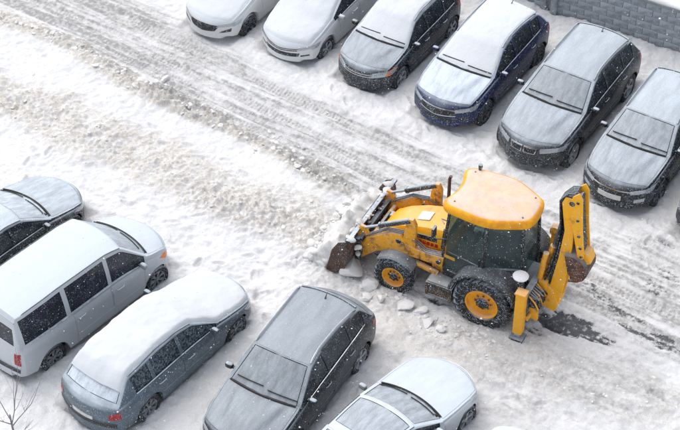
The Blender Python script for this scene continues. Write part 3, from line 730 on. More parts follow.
        o = bpy.data.objects.new(name, me); COL.objects.link(o); me.materials.append(mat); o.parent = parent
        return o
    body = panel('body', groups['body'], m_body, 0, 0)
    # make sure shells face outwards
    parts = {}
    for g, fs in groups.items():
        if g == 'body': continue
        nm = g if isinstance(g, str) else g[0]
        mat = {'windshield': m_wind, 'rear_window': m_wind, 'hood': m_hood, 'roof': m_roof, 'sunroof': m_wind, 'side_window': m_side, 'door': m_body, 'cladding': m_grey}[nm]
        gp, ins = {'windshield': (.014, .004), 'rear_window': (.014, .004), 'hood': (.006, 0), 'roof': (.003, 0), 'sunroof': (.012, .003), 'side_window': (.010, .008), 'door': (.005, 0), 'cladding': (0, -.004)}[nm]
        parts[g] = panel(nm, fs, mat, gp, ins)
    for o in [body] + list(parts.values()):
        me = o.data; tot = 0
        cx = Vector((0, 0, .6))
        for p in me.polygons: tot += p.area * p.normal.dot(p.center - cx)
        if tot < 0: me.flip_normals()
    # unseen dark blocks added inside the shell so the shut lines read as shade
    lin = MB(); lin.box((0, 0, .42), (L - .9, W * .80, .30)); lin.box((-(c['cowl'] + c['rr']) / 2 + L / 2, 0, .80), (c['rr'] - c['cowl'] - .3, W * .74, .40)); lin.build('dark_filler', plain('interior_dark', (.01, .01, .011), .9), root)
    # ---- helpers that lay fittings onto the body
    def hit(o, d):
        r = bvh.ray_cast(Vector(o), Vector(d)); return (r[0], r[1]) if r[0] is not None else (None, None)
    def patch(name, lo, hi_, axis, mat, lift=.008, nu=10, nv=4, parent=root, sgn=1):
        """strip between two polylines; axis 'f' nose, 'b' tail (points are y, z), 's' side (points are x from centre, z; sgn = side)"""
        def rs(pl, t):
            n = len(pl) - 1; q = min(int(t * n), n - 1); u = t * n - q; return (pl[q][0] + (pl[q + 1][0] - pl[q][0]) * u, pl[q][1] + (pl[q + 1][1] - pl[q][1]) * u)
        dirv = {'f': Vector((-1, 0, 0)), 'b': Vector((1, 0, 0)), 's': Vector((0, -sgn, 0))}[axis]
        v = []; ok = True
        for b in range(nv + 1):
            for a in range(nu + 1):
                p0 = rs(lo, a / nu); p1 = rs(hi_, a / nu); q = (p0[0] + (p1[0] - p0[0]) * b / nv, p0[1] + (p1[1] - p0[1]) * b / nv)
                org = Vector((L, q[0], q[1])) if axis == 'f' else Vector((-L, q[0], q[1])) if axis == 'b' else Vector((q[0], sgn * W, q[1]))
                h, nn = hit(org, dirv)
                if h is None: return None
                v.append(h - dirv * lift)
        f = [(b * (nu + 1) + a, b * (nu + 1) + a + 1, (b + 1) * (nu + 1) + a + 1, (b + 1) * (nu + 1) + a) for b in range(nv) for a in range(nu)]
        n = len(v); v2 = [q + dirv * (lift + .02) for q in v]
        rim_ = [a for a in range(nu + 1)] + [b * (nu + 1) + nu for b in range(1, nv + 1)] + [nv * (nu + 1) + a for a in range(nu - 1, -1, -1)] + [b * (nu + 1) for b in range(nv - 1, 0, -1)]
        f2 = [(rim_[k], rim_[(k + 1) % len(rim_)], rim_[(k + 1) % len(rim_)] + n, rim_[k] + n) for k in range(len(rim_))]
        mb = MB(); mb.add(v + v2, f + f2)
        return mb.build(name, mat, parent, smooth=35)
    def sym(name, lo, hi_, axis, mat, **k):
        out = []
        for s in (1, -1): out.append(patch(name, [(y * s, z) for y, z in lo], [(y * s, z) for y, z in hi_], axis, mat, **k))
        return out
    zn = np.interp(.03, [p[0] for p in c['top']], [p[1] for p in c['top']]); sl = c['sill'] + .05; fw = hw * .80
    F = c['face']; zl = sl + .04
    yh0, yh1 = fw * .56, fw * 1.10
    if F == 'hexagon':
        patch('grille', [(-.34, zl + .10), (0, zl + .06), (.34, zl + .10)], [(-.46, zl + .27), (0, zl + .29), (.46, zl + .27)], 'f', m_dark)
        sym('headlight', [(yh0 - .02, zn - .115), (yh1 + .02, zn - .06)], [(yh0 + .02, zn - .045), (yh1 + .04, zn + .035)], 'f', m_lamp)
        sym('fog_light', [(fw * .62, zl + .06), (fw * .98, zl + .10)], [(fw * .70, zl + .11), (fw * 1.0, zl + .20)], 'f', m_dark)
    elif F == 'chevron':
        patch('grille', [(-.44, zn - .12), (0, zn - .15), (.44, zn - .12)], [(-.48, zn - .05), (0, zn - .085), (.48, zn - .05)], 'f', m_dark)
        patch('chrome_strip', [(-.50, zn - .085), (0, zn - .12), (.50, zn - .085)], [(-.50, zn - .065), (0, zn - .10), (.50, zn - .065)], 'f', m_chrome, lift=.014)
        patch('lower_grille', [(-.46, zl + .05), (0, zl + .03), (.46, zl + .05)], [(-.50, zl + .15), (0, zl + .14), (.50, zl + .15)], 'f', m_dark)
        sym('headlight', [(yh0 + .04, zn - .11), (yh1 + .03, zn - .04)], [(yh0 + .06, zn - .035), (yh1 + .04, zn + .04)], 'f', m_lamp)
        sym('fog_light', [(fw * .72, zl + .05), (fw * .98, zl + .08)], [(fw * .72, zl + .09), (fw * .98, zl + .12)], 'f', m_dark)
    elif F == 'slats':
        patch('grille', [(-.42, zn - .16), (0, zn - .18), (.42, zn - .16)], [(-.46, zn - .05), (0, zn - .06), (.46, zn - .05)], 'f', m_dark)
        for zz in (.075, .125): patch('grille_bar', [(-.44, zn - zz - .012), (.44, zn - zz - .012)], [(-.44, zn - zz + .008), (.44, zn - zz + .008)], 'f', m_chrome, lift=.016, nv=1)
        sym('headlight', [(yh0 - .02, zn - .15), (yh1 - .08, zn - .11)], [(yh0, zn - .03), (yh1 - .04, zn + .03)], 'f', m_lamp)
        if c['type'] in ('mini_suv', 'minivan'): sym('indicator', [(yh1 - .09, zn - .11), (yh1 + .02, zn - .085)], [(yh1 - .05, zn + .028), (yh1 + .035, zn + .04)], 'f', m_amber, lift=.012)
        patch('lower_grille', [(-.52, zl + .03), (.52, zl + .03)], [(-.52, zl + .13), (.52, zl + .13)], 'f', m_dark)
        patch('bumper_strip', [(-fw * .98, zl + .17), (fw * .98, zl + .17)], [(-fw * .98, zl + .215), (fw * .98, zl + .215)], 'f', m_trim if c['type'] != 'mini_suv' else m_grey, nu=20)
    elif F == 'kidney':
        for s in (1, -1):
            patch('grille_frame', [(s * .03, zn - .17), (s * .30, zn - .17)], [(s * .02, zn - .005), (s * .34, zn - .015)], 'f', m_chrome)
            patch('grille', [(s * .05, zn - .155), (s * .285, zn - .155)], [(s * .04, zn - .03), (s * .315, zn - .035)], 'f', m_dark, lift=.013)
        sym('headlight', [(yh0 - .02, zn - .135), (yh1 + .02, zn - .08)], [(yh0 - .04, zn - .02), (yh1 + .05, zn + .03)], 'f', m_lamp)
        patch('lower_grille', [(-.42, zl + .05), (.42, zl + .05)], [(-.46, zl + .16), (.46, zl + .16)], 'f', m_dark)
        sym('fog_light', [(fw * .66, zl + .08), (fw * 1.0, zl + .13)], [(fw * .66, zl + .17), (fw * 1.02, zl + .22)], 'f', m_dark)
    else:
        patch('grille', [(-.46, zn - .19), (0, zn - .23), (.46, zn - .19)], [(-.52, zn - .05), (0, zn - .05), (.52, zn - .05)], 'f', m_dark)
        patch('chrome_strip', [(-.53, zn - .065), (.53, zn - .065)], [(-.53, zn - .04), (.53, zn - .04)], 'f', m_chrome, lift=.013, nv=1)
        if F == 'wide': patch('chrome_strip', [(-.47, zn - .21), (0, zn - .25), (.47, zn - .21)], [(-.49, zn - .19), (0, zn - .23), (.49, zn - .19)], 'f', m_chrome, lift=.013, nv=1)
        sym('headlight', [(yh0 + .05, zn - .12), (yh1 + .03, zn - .05)], [(yh0 + .04, zn - .03), (yh1 + .05, zn + .045)], 'f', m_lamp)
        patch('lower_grille', [(-.44, zl + .03), (.44, zl + .03)], [(-.50, zl + .13), (.50, zl + .13)], 'f', m_dark)
        sym('fog_light', [(fw * .74, zl + .06), (fw * 1.0, zl + .10)], [(fw * .74, zl + .15), (fw * 1.02, zl + .20)], 'f', m_lamp if F == 'tiger' else m_dark)
    if F == 'tiger':
        patch('number_plate', [(-.28, zl + .115), (.28, zl + .115)], [(-.28, zl + .235), (.28, zl + .235)], 'f', m_plate, lift=.03, nv=1)
    # tail
    ztl = np.interp(L - .02, [p[0] for p in c['top']], [p[1] for p in c['top']]); rw = hw * .86
    if c['type'] == 'minivan':
        sym('tail_light', [(rw * .84, .66), (rw * 1.02, .66)], [(rw * .84, .95), (rw * 1.0, .95)], 'b', m_red)
    else:
        a_ = .80 if c['type'] == 'estate' else .62; sym('tail_light', [(rw * a_, ztl - .20), (rw * 1.06, ztl - .16)], [(rw * a_, ztl - .06), (rw * 1.05, ztl + .02)], 'b', m_red)
    if c['type'] != 'minivan':
        for s in (1, -1):
            if c['type'] not in ('estate', 'sedan'): patch('tail_light', [(-L / 2 + .22, ztl - .10), (-L / 2 + .50, ztl + .00)], [(-L / 2 + .22, ztl + .02), (-L / 2 + .46, ztl + .07)], 's', m_red, sgn=s, nu=6)
            zh = np.interp(.4, [p[0] for p in c['belt']], [p[1] for p in c['belt']])
            patch('headlight', [(L / 2 - .52, zh - .12), (L / 2 - .33, zh - .17)], [(L / 2 - .60, zh - .05), (L / 2 - .33, zh - .07)], 's', m_lamp, sgn=s, nu=6)
    patch('number_plate', [(-.26, ztl - .32), (.26, ztl - .32)], [(-.26, ztl - .21), (.26, ztl - .21)], 'b', m_plate, lift=.012, nv=1)
    patch('bumper', [(-rw * .98, sl + .14), (rw * .98, sl + .14)], [(-rw * .98, sl + .24), (rw * .98, sl + .24)], 'b', m_trim, lift=.02, nu=16)
    # side fittings
    for s in (1, -1):
        for q, (a, b) in enumerate(c['doors']):
            dr = parts.get(('door', q, s)); x1 = L / 2 - b + .08; zz = np.interp((a + b) / 2, [p[0] for p in c['belt']], [p[1] for p in c['belt']]) - .13
            h, nn = hit((x1 + .10, s * W, zz), (0, -s, 0))
            if h is not None:
                mb = MB(); mb.tube([(x1, h.y + s * .004, zz), (x1 + .03, h.y + s * .030, zz + .004), (x1 + .17, h.y + s * .030, zz + .004), (x1 + .20, h.y + s * .004, zz)], .014, 8)
                mb.build('door_handle', m_body, dr)
            patch('door_moulding', [(L / 2 - b + .02, sl + .17), (L / 2 - a - .02, sl + .17)], [(L / 2 - b + .02, sl + .225), (L / 2 - a - .02, sl + .225)], 's', m_grey if c.get('cladding') else m_body, lift=.010, nv=1, parent=dr, sgn=s)
        # belt strip
        xa, xb = c['wins'][0][0] + .10, c['wins'][-1][1]
        pth = []
        for x in np.linspace(xa, xb, 14):
            i = int(np.argmin(abs(st - x))); p0 = P(i, jg0, s); pth.append((p0[0], p0[1] + s * .006, p0[2] + .004))
        MB().tube(pth, .010, 6).build('window_trim', m_chrome if c['rails'] == 'chrome' else snowy('snowy_ledge', (.03, .03, .032), 1.0, .35, .6, lo=-.2, hi=.35, patch=.6, pscale=6.0), root)
        # mirror
        i = int(np.argmin(abs(st - (c['wins'][0][0] + .17)))); p0 = P(i, jb, s); mb = MB(); n1, n2 = 10, 8; v = []; f = []
        for a in range(n2 + 1):
            ph = math.pi * a / n2 - math.pi / 2
            for b in range(n1):
                t = 2 * math.pi * b / n1
                sg = lambda q: math.copysign(abs(q) ** .6, q)
                v.append((p0[0] + .070 * sg(math.cos(ph)) * sg(math.cos(t)) * (1.0 if math.cos(t) > 0 else .55), p0[1] + s * (.105 + .088 * sg(math.sin(ph))), p0[2] + .075 + .064 * sg(math.cos(ph)) * sg(math.sin(t))))
        for a in range(n2):
            for b in range(n1): f.append((a * n1 + b, a * n1 + (b + 1) % n1, (a + 1) * n1 + (b + 1) % n1, (a + 1) * n1 + b))
        mb.add(v, f); mr = mb.build('wing_mirror', snowy(tn + '_mirror', tuple(k * .6 for k in paint), .75, speck, .35, lo=.5, hi=.9), root, smooth=60)
        MB().box((p0[0], p0[1] + s * .03, p0[2] + .05), (.06, .12, .035)).build('mirror_arm', m_trim, mr, bevel=.008)
        # wheel-arch lips
        if c['rails']:
            pth = []
            for x in np.linspace(c['rf'] + .05, c['rr'] - .05, 16):
                i = int(np.argmin(abs(st - x))); p0 = P(i, jt0 + 1, s); e = min(1, min(x - c['rf'] - .05, c['rr'] - .05 - x) / .12); pth.append((p0[0], p0[1], p0[2] + .008 + .035 * e))
            MB().tube(pth, .018, 8).build('roof_rail', m_chrome if c['rails'] == 'chrome' else snowy('roof_rail_metal', (.10, .105, .11), .7, .2, .4, .5), root)
        else:
            pth = []
            for x in np.linspace(c['rf'] + .02, c['rr'] - .02, 14):
                i = int(np.argmin(abs(st - x))); p0 = P(i, jt0, s); pth.append((p0[0], p0[1], p0[2] + .006))
            MB().tube(pth, .010, 6).build('roof_gutter', m_trim, root)
        for xw in (xf, xr): add_wheel(root, L / 2 - xw, s * (hw - .125), R, R, c['rim'], s)
    # wipers and cowl
    def on_top(x, y):
        h, nn = hit((x, y, 3), (0, 0, -1)); return h
    xc = L / 2 - c['cowl']
    if not c['snow'][1] > .06:
        for (ya, yb, dxa, dxb) in ((.10, .70, -.16, -.14), (-.62, -.02, -.17, -.20)):
            pth = []
            for t in np.linspace(0, 1, 9):
                y = ya * hw / .9 + (yb - ya) * hw / .9 * t; x = xc + dxa + (dxb - dxa) * t - info[int(np.argmin(abs(st - c['cowl'])))][1] * (y / hw) ** 2 + .05
                h = on_top(x, y)
                if h is not None: pth.append((x, y, h.z + .02))
            if len(pth) > 3: MB().tube(pth, .012, 6).build('wiper', m_line, root)
        pth = []
        for t in np.linspace(-1, 1, 21):
            y = t * hw * .80; x = xc + .005 - info[int(np.argmin(abs(st - c['cowl'])))][1] * (y / hw) ** 2; h = on_top(x, y)
            if h is not None: pth.append((x, y, h.z + .004))
        MB().tube(pth, .023, 6).build('scuttle', m_line, root)
    # hood creases on the bigger SUV, an aerial on the roof
    xa = L / 2 - c['rr'] + .18; h = on_top(xa, 0)
    if h is not None and c['snow'][2] < .08:
        MB().tube([(xa, 0, h.z - .005), (xa - .03, 0, h.z + .05), (xa - .10, 0, h.z + .11)], [.022, .014, .006], 6).build('aerial', m_trim, root)
    if c['type'] in ('suv_a', 'suv_b', 'crossover', 'hatch'):
        pth = []
        for y in np.linspace(-.62, .62, 13):
            p = L / 2 - c['rr'] - .02 + .10 * (y / .62) ** 2 * .6; h = on_top(p, y * hw / .92)
            if h is not None: pth.append((p, y * hw / .92, h.z + .012))
        if len(pth) > 4: MB().tube(pth, .028, 8).build('spoiler', m_body if c['type'] != 'crossover' else m_dark, root)
    # lying snow blankets
    sn = c['snow']
    if max(sn) > 0:
      t_of = lambda x: sn[0] if x < c['cowl'] - .05 else (sn[1] if x < c['rf'] else sn[2])
      zones = [(sn[0], .10, c['cowl'] - .05), (sn[1], c['cowl'] + .05, c['rf'] - .01), (sn[2], c['rf'] + .0, c['rr'] + (c['tg'] - c['rr']) * (.35 if sn[2] < .09 else .62))]
      runs = []
      for q, za_, zb_ in zones:
          if q <= 0: continue
          if runs and za_ - runs[-1][1] < .12: runs[-1][1] = zb_
          else: runs.append([za_, zb_])
      for a0, b0 in runs:
        xs_ = np.arange(a0, b0, .045); ts = np.linspace(-1, 1, 35); v = []; f = []
        XX, TT = np.meshgrid(xs_, ts, indexing='ij'); LIM = fbm(XX * 3.0, np.sign(TT) * 5.0 + idx, 9, 3)
        NZ = fbm(XX * 1.7 + idx * 3.3, TT * hw * 1.5, 17, 4); NF = fbm(XX * 9., TT * hw * 8., 23, 3)
        for a, x in enumerate(xs_):
            i = int(np.clip(np.searchsorted(st, x), 1, N - 1)); u = (x - st[i - 1]) / (st[i] - st[i - 1])
            inf = [info[i - 1][q] * (1 - u) + info[i][q] * u for q in range(7)]
            w, k, zb, ze, zt, we, wbt = inf
            ed = min(1, max(0, min(x - a0, b0 - x) / .14)); ed = math.sqrt(ed * (2 - ed))
            th = np.mean([t_of(x + q) for q in (-.10, -.05, 0, .05, .10)])
            for b, t in enumerate(ts):
                lim = .955 + .05 * (LIM[a, b] - .5) * 2
                fr = abs(t) * lim; y = we * fr; z = ze + (zt - ze) * (1 - fr ** 2.6)
                q = min(1, (1 - abs(t)) / .10); q = math.sqrt(q * (2 - q))
                nz = NZ[a, b]; nf = NF[a, b]
                hgt = th * (.55 + .9 * nz) * ed * q + (nf - .5) * .016 * q
                v.append((L / 2 - (x + k * (y / w) ** 2), math.copysign(y, t), z - .008 + hgt + .006 * ed * q))
        nb = len(ts)
        for a in range(len(xs_) - 1):
            for b in range(nb - 1): f.append((a * nb + b, (a + 1) * nb + b, (a + 1) * nb + b + 1, a * nb + b + 1))
        o = mesh_obj('snow_blanket', v, f, snow_mat('car_snow', 0.0, (.7, .72, .74), (.655, .685, .715)), root, 180)
        if sum(p.normal.z for p in o.data.polygons) < 0: o.data.flip_normals()
    return root
for i, c in enumerate(CARS): build_car(c, i)


# ------------------------------------------------------------------ the yellow backhoe loader (x forward, y to its left, origin under the rear axle)
def build_loader():
    rt = empty('backhoe_loader', (LOADER_LOC[0], LOADER_LOC[1], 0), LOADER_YAW)
    tag(rt, 'yellow backhoe loader pushing snow, with black cab and snowy orange roof', 'loader')
    YEL = (.88, .41, .006)
    yel = snowy('loader_yellow', YEL, .28, .14, .42, base2=(.30, .13, .02), b2scale=3.5, b2lo=.54, b2hi=.80, lo=.55, hi=.95)
    hoodm = snowy('loader_bonnet_yellow', (.90, .42, .005), .22, .08, .38, base2=(.42, .19, .02), b2scale=3.0, b2lo=.55, b2hi=.82, lo=.7, hi=1.0)
    roofm = snowy('loader_roof_orange', (.90, .41, .006), .58, .02, .55, lo=.87, hi=.985, patch=.22, pscale=3.0, base2=(.72, .29, .012), b2scale=4.0)
    armm = snowy('loader_arm_yellow', (.84, .37, .008), .5, .22, .5, base2=(.20, .095, .025), b2scale=4.5, b2lo=.46, b2hi=.68, lo=.6, hi=.95)
    blk = snowy('loader_black', (.018, .018, .019), .55, .34, .6); blk2 = snowy('loader_fender', (.022, .023, .025), .18, .40, .75, lo=.35, hi=.9)
    steel = snowy('bucket_steel', (.055, .045, .04), .5, .3, .6, .3, base2=(.16, .07, .03), b2scale=7.0)
    rust = snowy('bucket_rust', (.13, .05, .024), .35, .2, .7, base2=(.05, .028, .02), b2scale=6.0)
    chrome = plain('ram_chrome', (.55, .56, .58), .25, .9); ram = snowy('ram_barrel', (.035, .035, .037), .8, .30, .5, lo=.45, hi=.95)
    hose = snowy('rubber_hose', (.012, .012, .013), .55, .3, .6); frame = snowy('loader_chassis', (.035, .033, .03), .45, .3, .7, base2=(.10, .05, .02), b2scale=4.0)
    snow = snow_mat('lying_snow'); tyre = snowy('loader_tyre', (.020, .020, .021), .75, .42, .85, lo=.35, hi=.9)
    rimm = snowy('loader_rim', (.90, .40, .004), .3, .06, .45, base2=(.76, .31, .010), b2scale=6.0)
    m_, n, l, p = new_mat('cab_glass'); MATS['cab_glass'] = m_
    p.inputs['Base Color'].default_value = (.02, .026, .028, 1); p.inputs['Roughness'].default_value = .06
    tr = n.new('ShaderNodeBsdfTransparent'); tr.inputs[0].default_value = (.78, .86, .85, 1); mx = n.new('ShaderNodeMixShader')
    tc = n.new('ShaderNodeTexCoord'); v_ = n.new('ShaderNodeTexVoronoi'); v_.inputs['Scale'].default_value = 20; l.new(tc.outputs['Object'], v_.inputs['Vector'])
    sp = maprange(n, l, v_.outputs['Distance'], .12, .22, 1, 0); wnz = n.new('ShaderNodeTexWhiteNoise'); l.new(v_.outputs['Position'], wnz.inputs['Vector'])
    sp = math_n(n, l, 'MULTIPLY', sp, maprange(n, l, wnz.outputs['Value'], .72, .78)); l.new(mixc(n, l, sp, (.10, .125, .125), SNOW), p.inputs['Base Color'])  # pale teal base colour paints in a reflection on the panes; flecks are snow
    l.new(math_n(n, l, 'MAXIMUM', .30, sp), mx.inputs[0]); l.new(tr.outputs[0], mx.inputs[1]); l.new(p.outputs[0], mx.inputs[2])
    l.new(mx.outputs[0], n['Material Output'].inputs[0]); glass = m_
    # ---- wheels
    def wheel(x, y, R, w, rr, seg, lugs, side):
        hb = MB().lathe([(rr * .98, side * w * .18), (rr * .98, -side * w * .4), (.03, -side * w * .4)], (0, 0, 0), 24); h = hb.build('wheel', frame, rt, smooth=35)
        h.location = (x, y, R - .01)
        prof = [(rr, side * w * .40), (rr + .03, side * w * .47), (R * .84, side * w * .5), (R * .90, side * w * .46), (R * .925, side * w * .36), (R * .93, 0), (R * .925, -side * w * .36), (R * .90, -side * w * .48), (rr, -side * w * .42)]
        t = MB().lathe(prof, (0, 0, 0), 48, closed=True)
        for k in range(lugs):
            for hs_ in (1, -1):
                t0 = 2 * math.pi * (k + (.5 if hs_ < 0 else 0)) / lugs
                q = []
                for (u, rad, da) in ((.02, R * 1.0, .20), (.30, R * .998, .04), (.485, R * .965, -.06), (.52, R * .84, -.08)):
                    for dw in (-.045, .045):
                        a = t0 + da + dw / R * .8; q.append((a, u * w * hs_ * side, rad))
                v = []
                for a, yy, rad in q: v.append((rad * math.cos(a), yy, rad * math.sin(a)))
                for a, yy, rad in q: v.append((rad * .91 * math.cos(a), yy * .97, rad * .91 * math.sin(a)))
                f = []
                for i in range(3): b = i * 2; f += [(b, b + 1, b + 3, b + 2), (b, b + 2, b + 10, b + 8), (b + 1, b + 9, b + 11, b + 3)]
                f += [(0, 8, 9, 1), (6, 7, 15, 14)]
                t.add(v, f)
        t.build('tyre', tyre, h, smooth=30)
        r = MB().lathe([(rr * 1.03, side * w * .40), (rr * .99, side * w * .46), (rr * .93, side * w * .44), (rr * .90, side * w * .26), (rr * .55, side * w * .16), (rr * .42, side * w * .20), (rr * .40, side * w * .30)], (0, 0, 0), 36)
        r.build('rim', rimm, h, smooth=35)
        c = MB().lathe([(rr * .40, side * w * .10), (rr * .38, side * w * .34), (rr * .22, side * w * .42), (.004, side * w * .43)], (0, 0, 0), 18)
        for k in range(8):
            a = 2 * math.pi * k / 8; c.box((rr * .48 * math.cos(a), side * w * .21, rr * .48 * math.sin(a)), (.035, .03, .035))
        c.build('hub_cap', blk, h, smooth=35)
    for s in (1, -1):
        wheel(0, s * .86, .66, .42, .37, 48, 22, s); wheel(2.09, s * .84, .46, .30, .255, 40, 20, s)
    # ---- chassis
    b = MB(); b.box((.75, 0, .66), (3.5, .62, .42)); b.box((2.09, 0, .46), (.24, 1.35, .20)); b.box((0, 0, .64), (.34, 1.4, .32)); b.box((2.5, 0, .80), (.30, .74, .50)); b.build('chassis', frame, rt, bevel=.02)
    b = MB(); b.box((1.02, .74, .50), (.62, .46, .36)); st_ = b.build('battery_box', frame, rt, bevel=.02)
    b = MB(); b.box((1.02, .76, .695), (.54, .36, .03)); b.box((1.02, .93, .36), (.46, .10, .03)); b.box((.80, .95, .50), (.03, .04, .28)); b.box((1.24, .95, .50), (.03, .04, .28)); b.build('step', snowy('step_plate', (.26, .25, .23), .5, .3, .5, .5), st_, bevel=.005)
    b = MB(); b.box((1.02, -.74, .55), (.62, .46, .40)); b.build('fuel_tank', frame, rt, bevel=.03)
    # ---- bonnet, with grille, vents, badge and sticker
    v = []; f = []; secs = [(1.10, .45, 1.74), (1.45, .45, 1.69), (1.9, .43, 1.57), (2.3, .41, 1.40), (2.58, .38, 1.22), (2.72, .35, 1.04), (2.75, .33, .80)]
    for x, w, z in secs:
        for y, zz in ((w, .80), (w, z - .20), (w * .97, z - .09), (w * .86, z - .02), (w * .5, z), (0, z + .01), (-w * .5, z), (-w * .86, z - .02), (-w * .97, z - .09), (-w, z - .20), (-w, .80)): v.append((x, y, max(zz, .78)))
    for i in range(len(secs) - 1):
        for j in range(10): f.append((i * 11 + j, i * 11 + j + 1, (i + 1) * 11 + j + 1, (i + 1) * 11 + j))
    f += [tuple(range(11)), tuple(range(6 * 11 + 10, 6 * 11 - 1, -1))]
    mb = MB(); mb.add(v, f); hood = mb.build('bonnet', hoodm, rt, smooth=38)
    for s in (1, -1):
        b = MB(); b.prism([(1.33, 1.37), (1.92, 1.34), (1.92, 1.44), (1.33, 1.50)], s * .42, s * .462); b.build('side_vent', blk, hood)
        for k in range(7):
            x = 1.32 + k * .095; b = MB(); b.prism([(x - .02, 1.235 - k * .004), (x + .05, 1.232 - k * .004), (x + .045, 1.315 - k * .006), (x - .015, 1.32 - k * .006)], s * .43, s * .466); b.build('red_lettering', plain('decal_red', (.55, .02, .025), .5), hood)
        b = MB(); b.box((2.70, s * .24, 1.02), (.10, .16, .14)); b.build('work_light', plain('lamp_clear', (.5, .5, .5), .15), hood, bevel=.02)
    a = math.atan2(-.14, .45); b = MB(); b.box((1.78, .04, 1.622), (.30, .28, .012), Matrix.Rotation(-a, 3, 'Y')); b.build('white_sticker', plain('sticker_white', (.80, .80, .78), .5), hood)
    b = MB(); b.box((2.765, 0, .98), (.04, .52, .26))
    for k in range(5): b.box((2.79, 0, .88 + k * .05), (.03, .50, .015))
    b.build('front_grille', blk, hood)
    b = MB(); b.tube([(1.50, -.47, 1.35), (1.50, -.47, 1.75), (1.50, -.47, 2.38), (1.47, -.47, 2.46)], [.045, .04, .034, .034], 10); b.tube([(1.50, -.47, 1.5), (1.50, -.47, 1.72)], .06, 10); b.build('exhaust_stack', snowy('exhaust_rust', (.09, .045, .032), .3, .1, .75), rt)
    # ---- cab
    Fp, Mp, Rp = (1.10, .62), (.14, .76), (-.62, .44); z0, z1 = 1.0, 2.60
    cab = MB(); base_p = [Fp, Mp, Rp, (Rp[0], -Rp[1]), (Mp[0], -Mp[1]), (Fp[0], -Fp[1])]
    n6 = 6; vv = [(x, y, .62) for x, y in base_p] + [(x, y, .98) for x, y in base_p]
    cab.add(vv, [tuple(range(5, -1, -1)), tuple(range(6, 12))] + [(i, (i + 1) % 6, (i + 1) % 6 + 6, i + 6) for i in range(6)]); cb = cab.build('cab', blk2, rt, bevel=.02)
    def pil(x, y, xt, yt, w=.07, za=.95, zb=2.60): MB().tube([(x, y, za), (x, y, za + .5), (xt, yt, zb)], w / 2, 8).build('cab_pillar', blk, cb)
    for s in (1, -1):
        pil(1.10, s * .62, 1.0, s * .60); pil(.14, s * .76, .12, s * .70, .09); pil(-.62, s * .44, -.55, s * .42, .08)
    def pane(name, a, b_, za, zb, ta=None, tb=None, parent=cb, thick=.012):
        ta = ta or a; tb = tb or b_
        q = [Vector((a[0], a[1], za)), Vector((b_[0], b_[1], za)), Vector((tb[0], tb[1], zb)), Vector((ta[0], ta[1], zb))]
        nn = (q[1] - q[0]).cross(q[3] - q[0]).normalized() * thick
        mb = MB(); mb.add(q + [k + nn for k in q], [(0, 1, 2, 3), (7, 6, 5, 4), (0, 4, 5, 1), (1, 5, 6, 2), (2, 6, 7, 3), (3, 7, 4, 0)]); return mb.build(name, glass, parent, smooth=0)
    for s in (1, -1):
        d = pane('door_window', (1.07, s * .625), (.18, s * .752), .86, 2.56, (.98, s * .605), (.16, s * .70))
        dm = MB(); dm.tube([(.98, s * .64, .90), (.20, s * .765, .90)], .025, 6); dm.tube([(.98, s * .64, 1.42), (.20, s * .765, 1.42)], .012, 6); dm.tube([(.22, s * .775, 1.20), (.22, s * .775, 1.62)], .016, 6); dm.build('door_frame', blk, d)
        pane('quarter_window', (.10, s * .75), (-.58, s * .46), 1.42, 2.56, (.09, s * .695), (-.52, s * .43))
        qb = MB(); qb.tube([(.12, s * .765, 1.42), (-.60, s * .455, 1.42)], .03, 6); qb.build('window_rail', blk, cb)
        qp = MB(); q_ = [(.10, s * .745, .98), (-.58, s * .455, .98), (-.58, s * .455, 1.40), (.10, s * .745, 1.40)]; qp.add(q_ + [(x, y - s * .03, z) for x, y, z in q_], [(0, 1, 2, 3), (7, 6, 5, 4), (0, 4, 5, 1), (1, 5, 6, 2), (2, 6, 7, 3), (3, 7, 4, 0)]); qp.build('lower_panel', blk2, cb)
    pane('windscreen', (1.10, .58), (1.10, -.58), 1.45, 2.56, (1.0, .56), (1.0, -.56)); pane('rear_window', (-.63, -.40), (-.63, .40), 1.15, 2.56, (-.56, -.38), (-.56, .38))
    b = MB(); b.box((.93, .672, 1.30), (.27, .010, .08), Matrix.Rotation(-.145, 3, 'Z') @ Matrix.Rotation(.06, 3, 'Y')); b.build('yellow_sticker', plain('sticker_yellow', (.62, .34, .03), .5), cb)
    # seat, console and wheel inside
    b = MB(); b.box((.05, 0, 1.28), (.50, .50, .14)); b.box((-.20, 0, 1.65), (.14, .48, .66), Matrix.Rotation(-.12, 3, 'Y')); b.box((.05, 0, 1.10), (.34, .34, .28)); b.build('seat', plain('seat_cloth', (.07, .10, .15), .9), cb, bevel=.04)
    b = MB(); b.tube([(.72, 0, 1.0), (.55, 0, 1.62)], .05, 8)
    b.tube([(.54 + .17 * math.cos(t) * .9, .19 * math.sin(t), 1.66 + .17 * math.cos(t) * .35) for t in np.linspace(0, 2 * math.pi, 21)], .016, 6); b.build('steering_wheel', plain('wheel_black', (.03, .03, .03), .6), cb)
    b = MB(); b.box((.25, -.48, 1.2), (.7, .22, .45)); b.box((-.42, .1, 1.15), (.18, .5, .35)); b.build('console', plain('console_grey', (.18, .19, .20), .7), cb, bevel=.03)
    # roof: tapered to the rear, with a notch at the front and rounded lip
    out = [(1.14, .36), (1.20, .56), (1.06, .71), (.78, .735), (.12, .80), (-.46, .52), (-.72, .36)]
    ring = out + [(x, -y) for x, y in out[::-1]]
    front_notch = [(1.10, -.25), (1.06, 0), (1.10, .25)]
    ring = ring + front_notch
    for _ in range(2):
        ring = [q for i in range(len(ring)) for q in (tuple(.75 * a + .25 * b for a, b in zip(ring[i], ring[(i + 1) % len(ring)])), tuple(.25 * a + .75 * b for a, b in zip(ring[i], ring[(i + 1) % len(ring)])))]
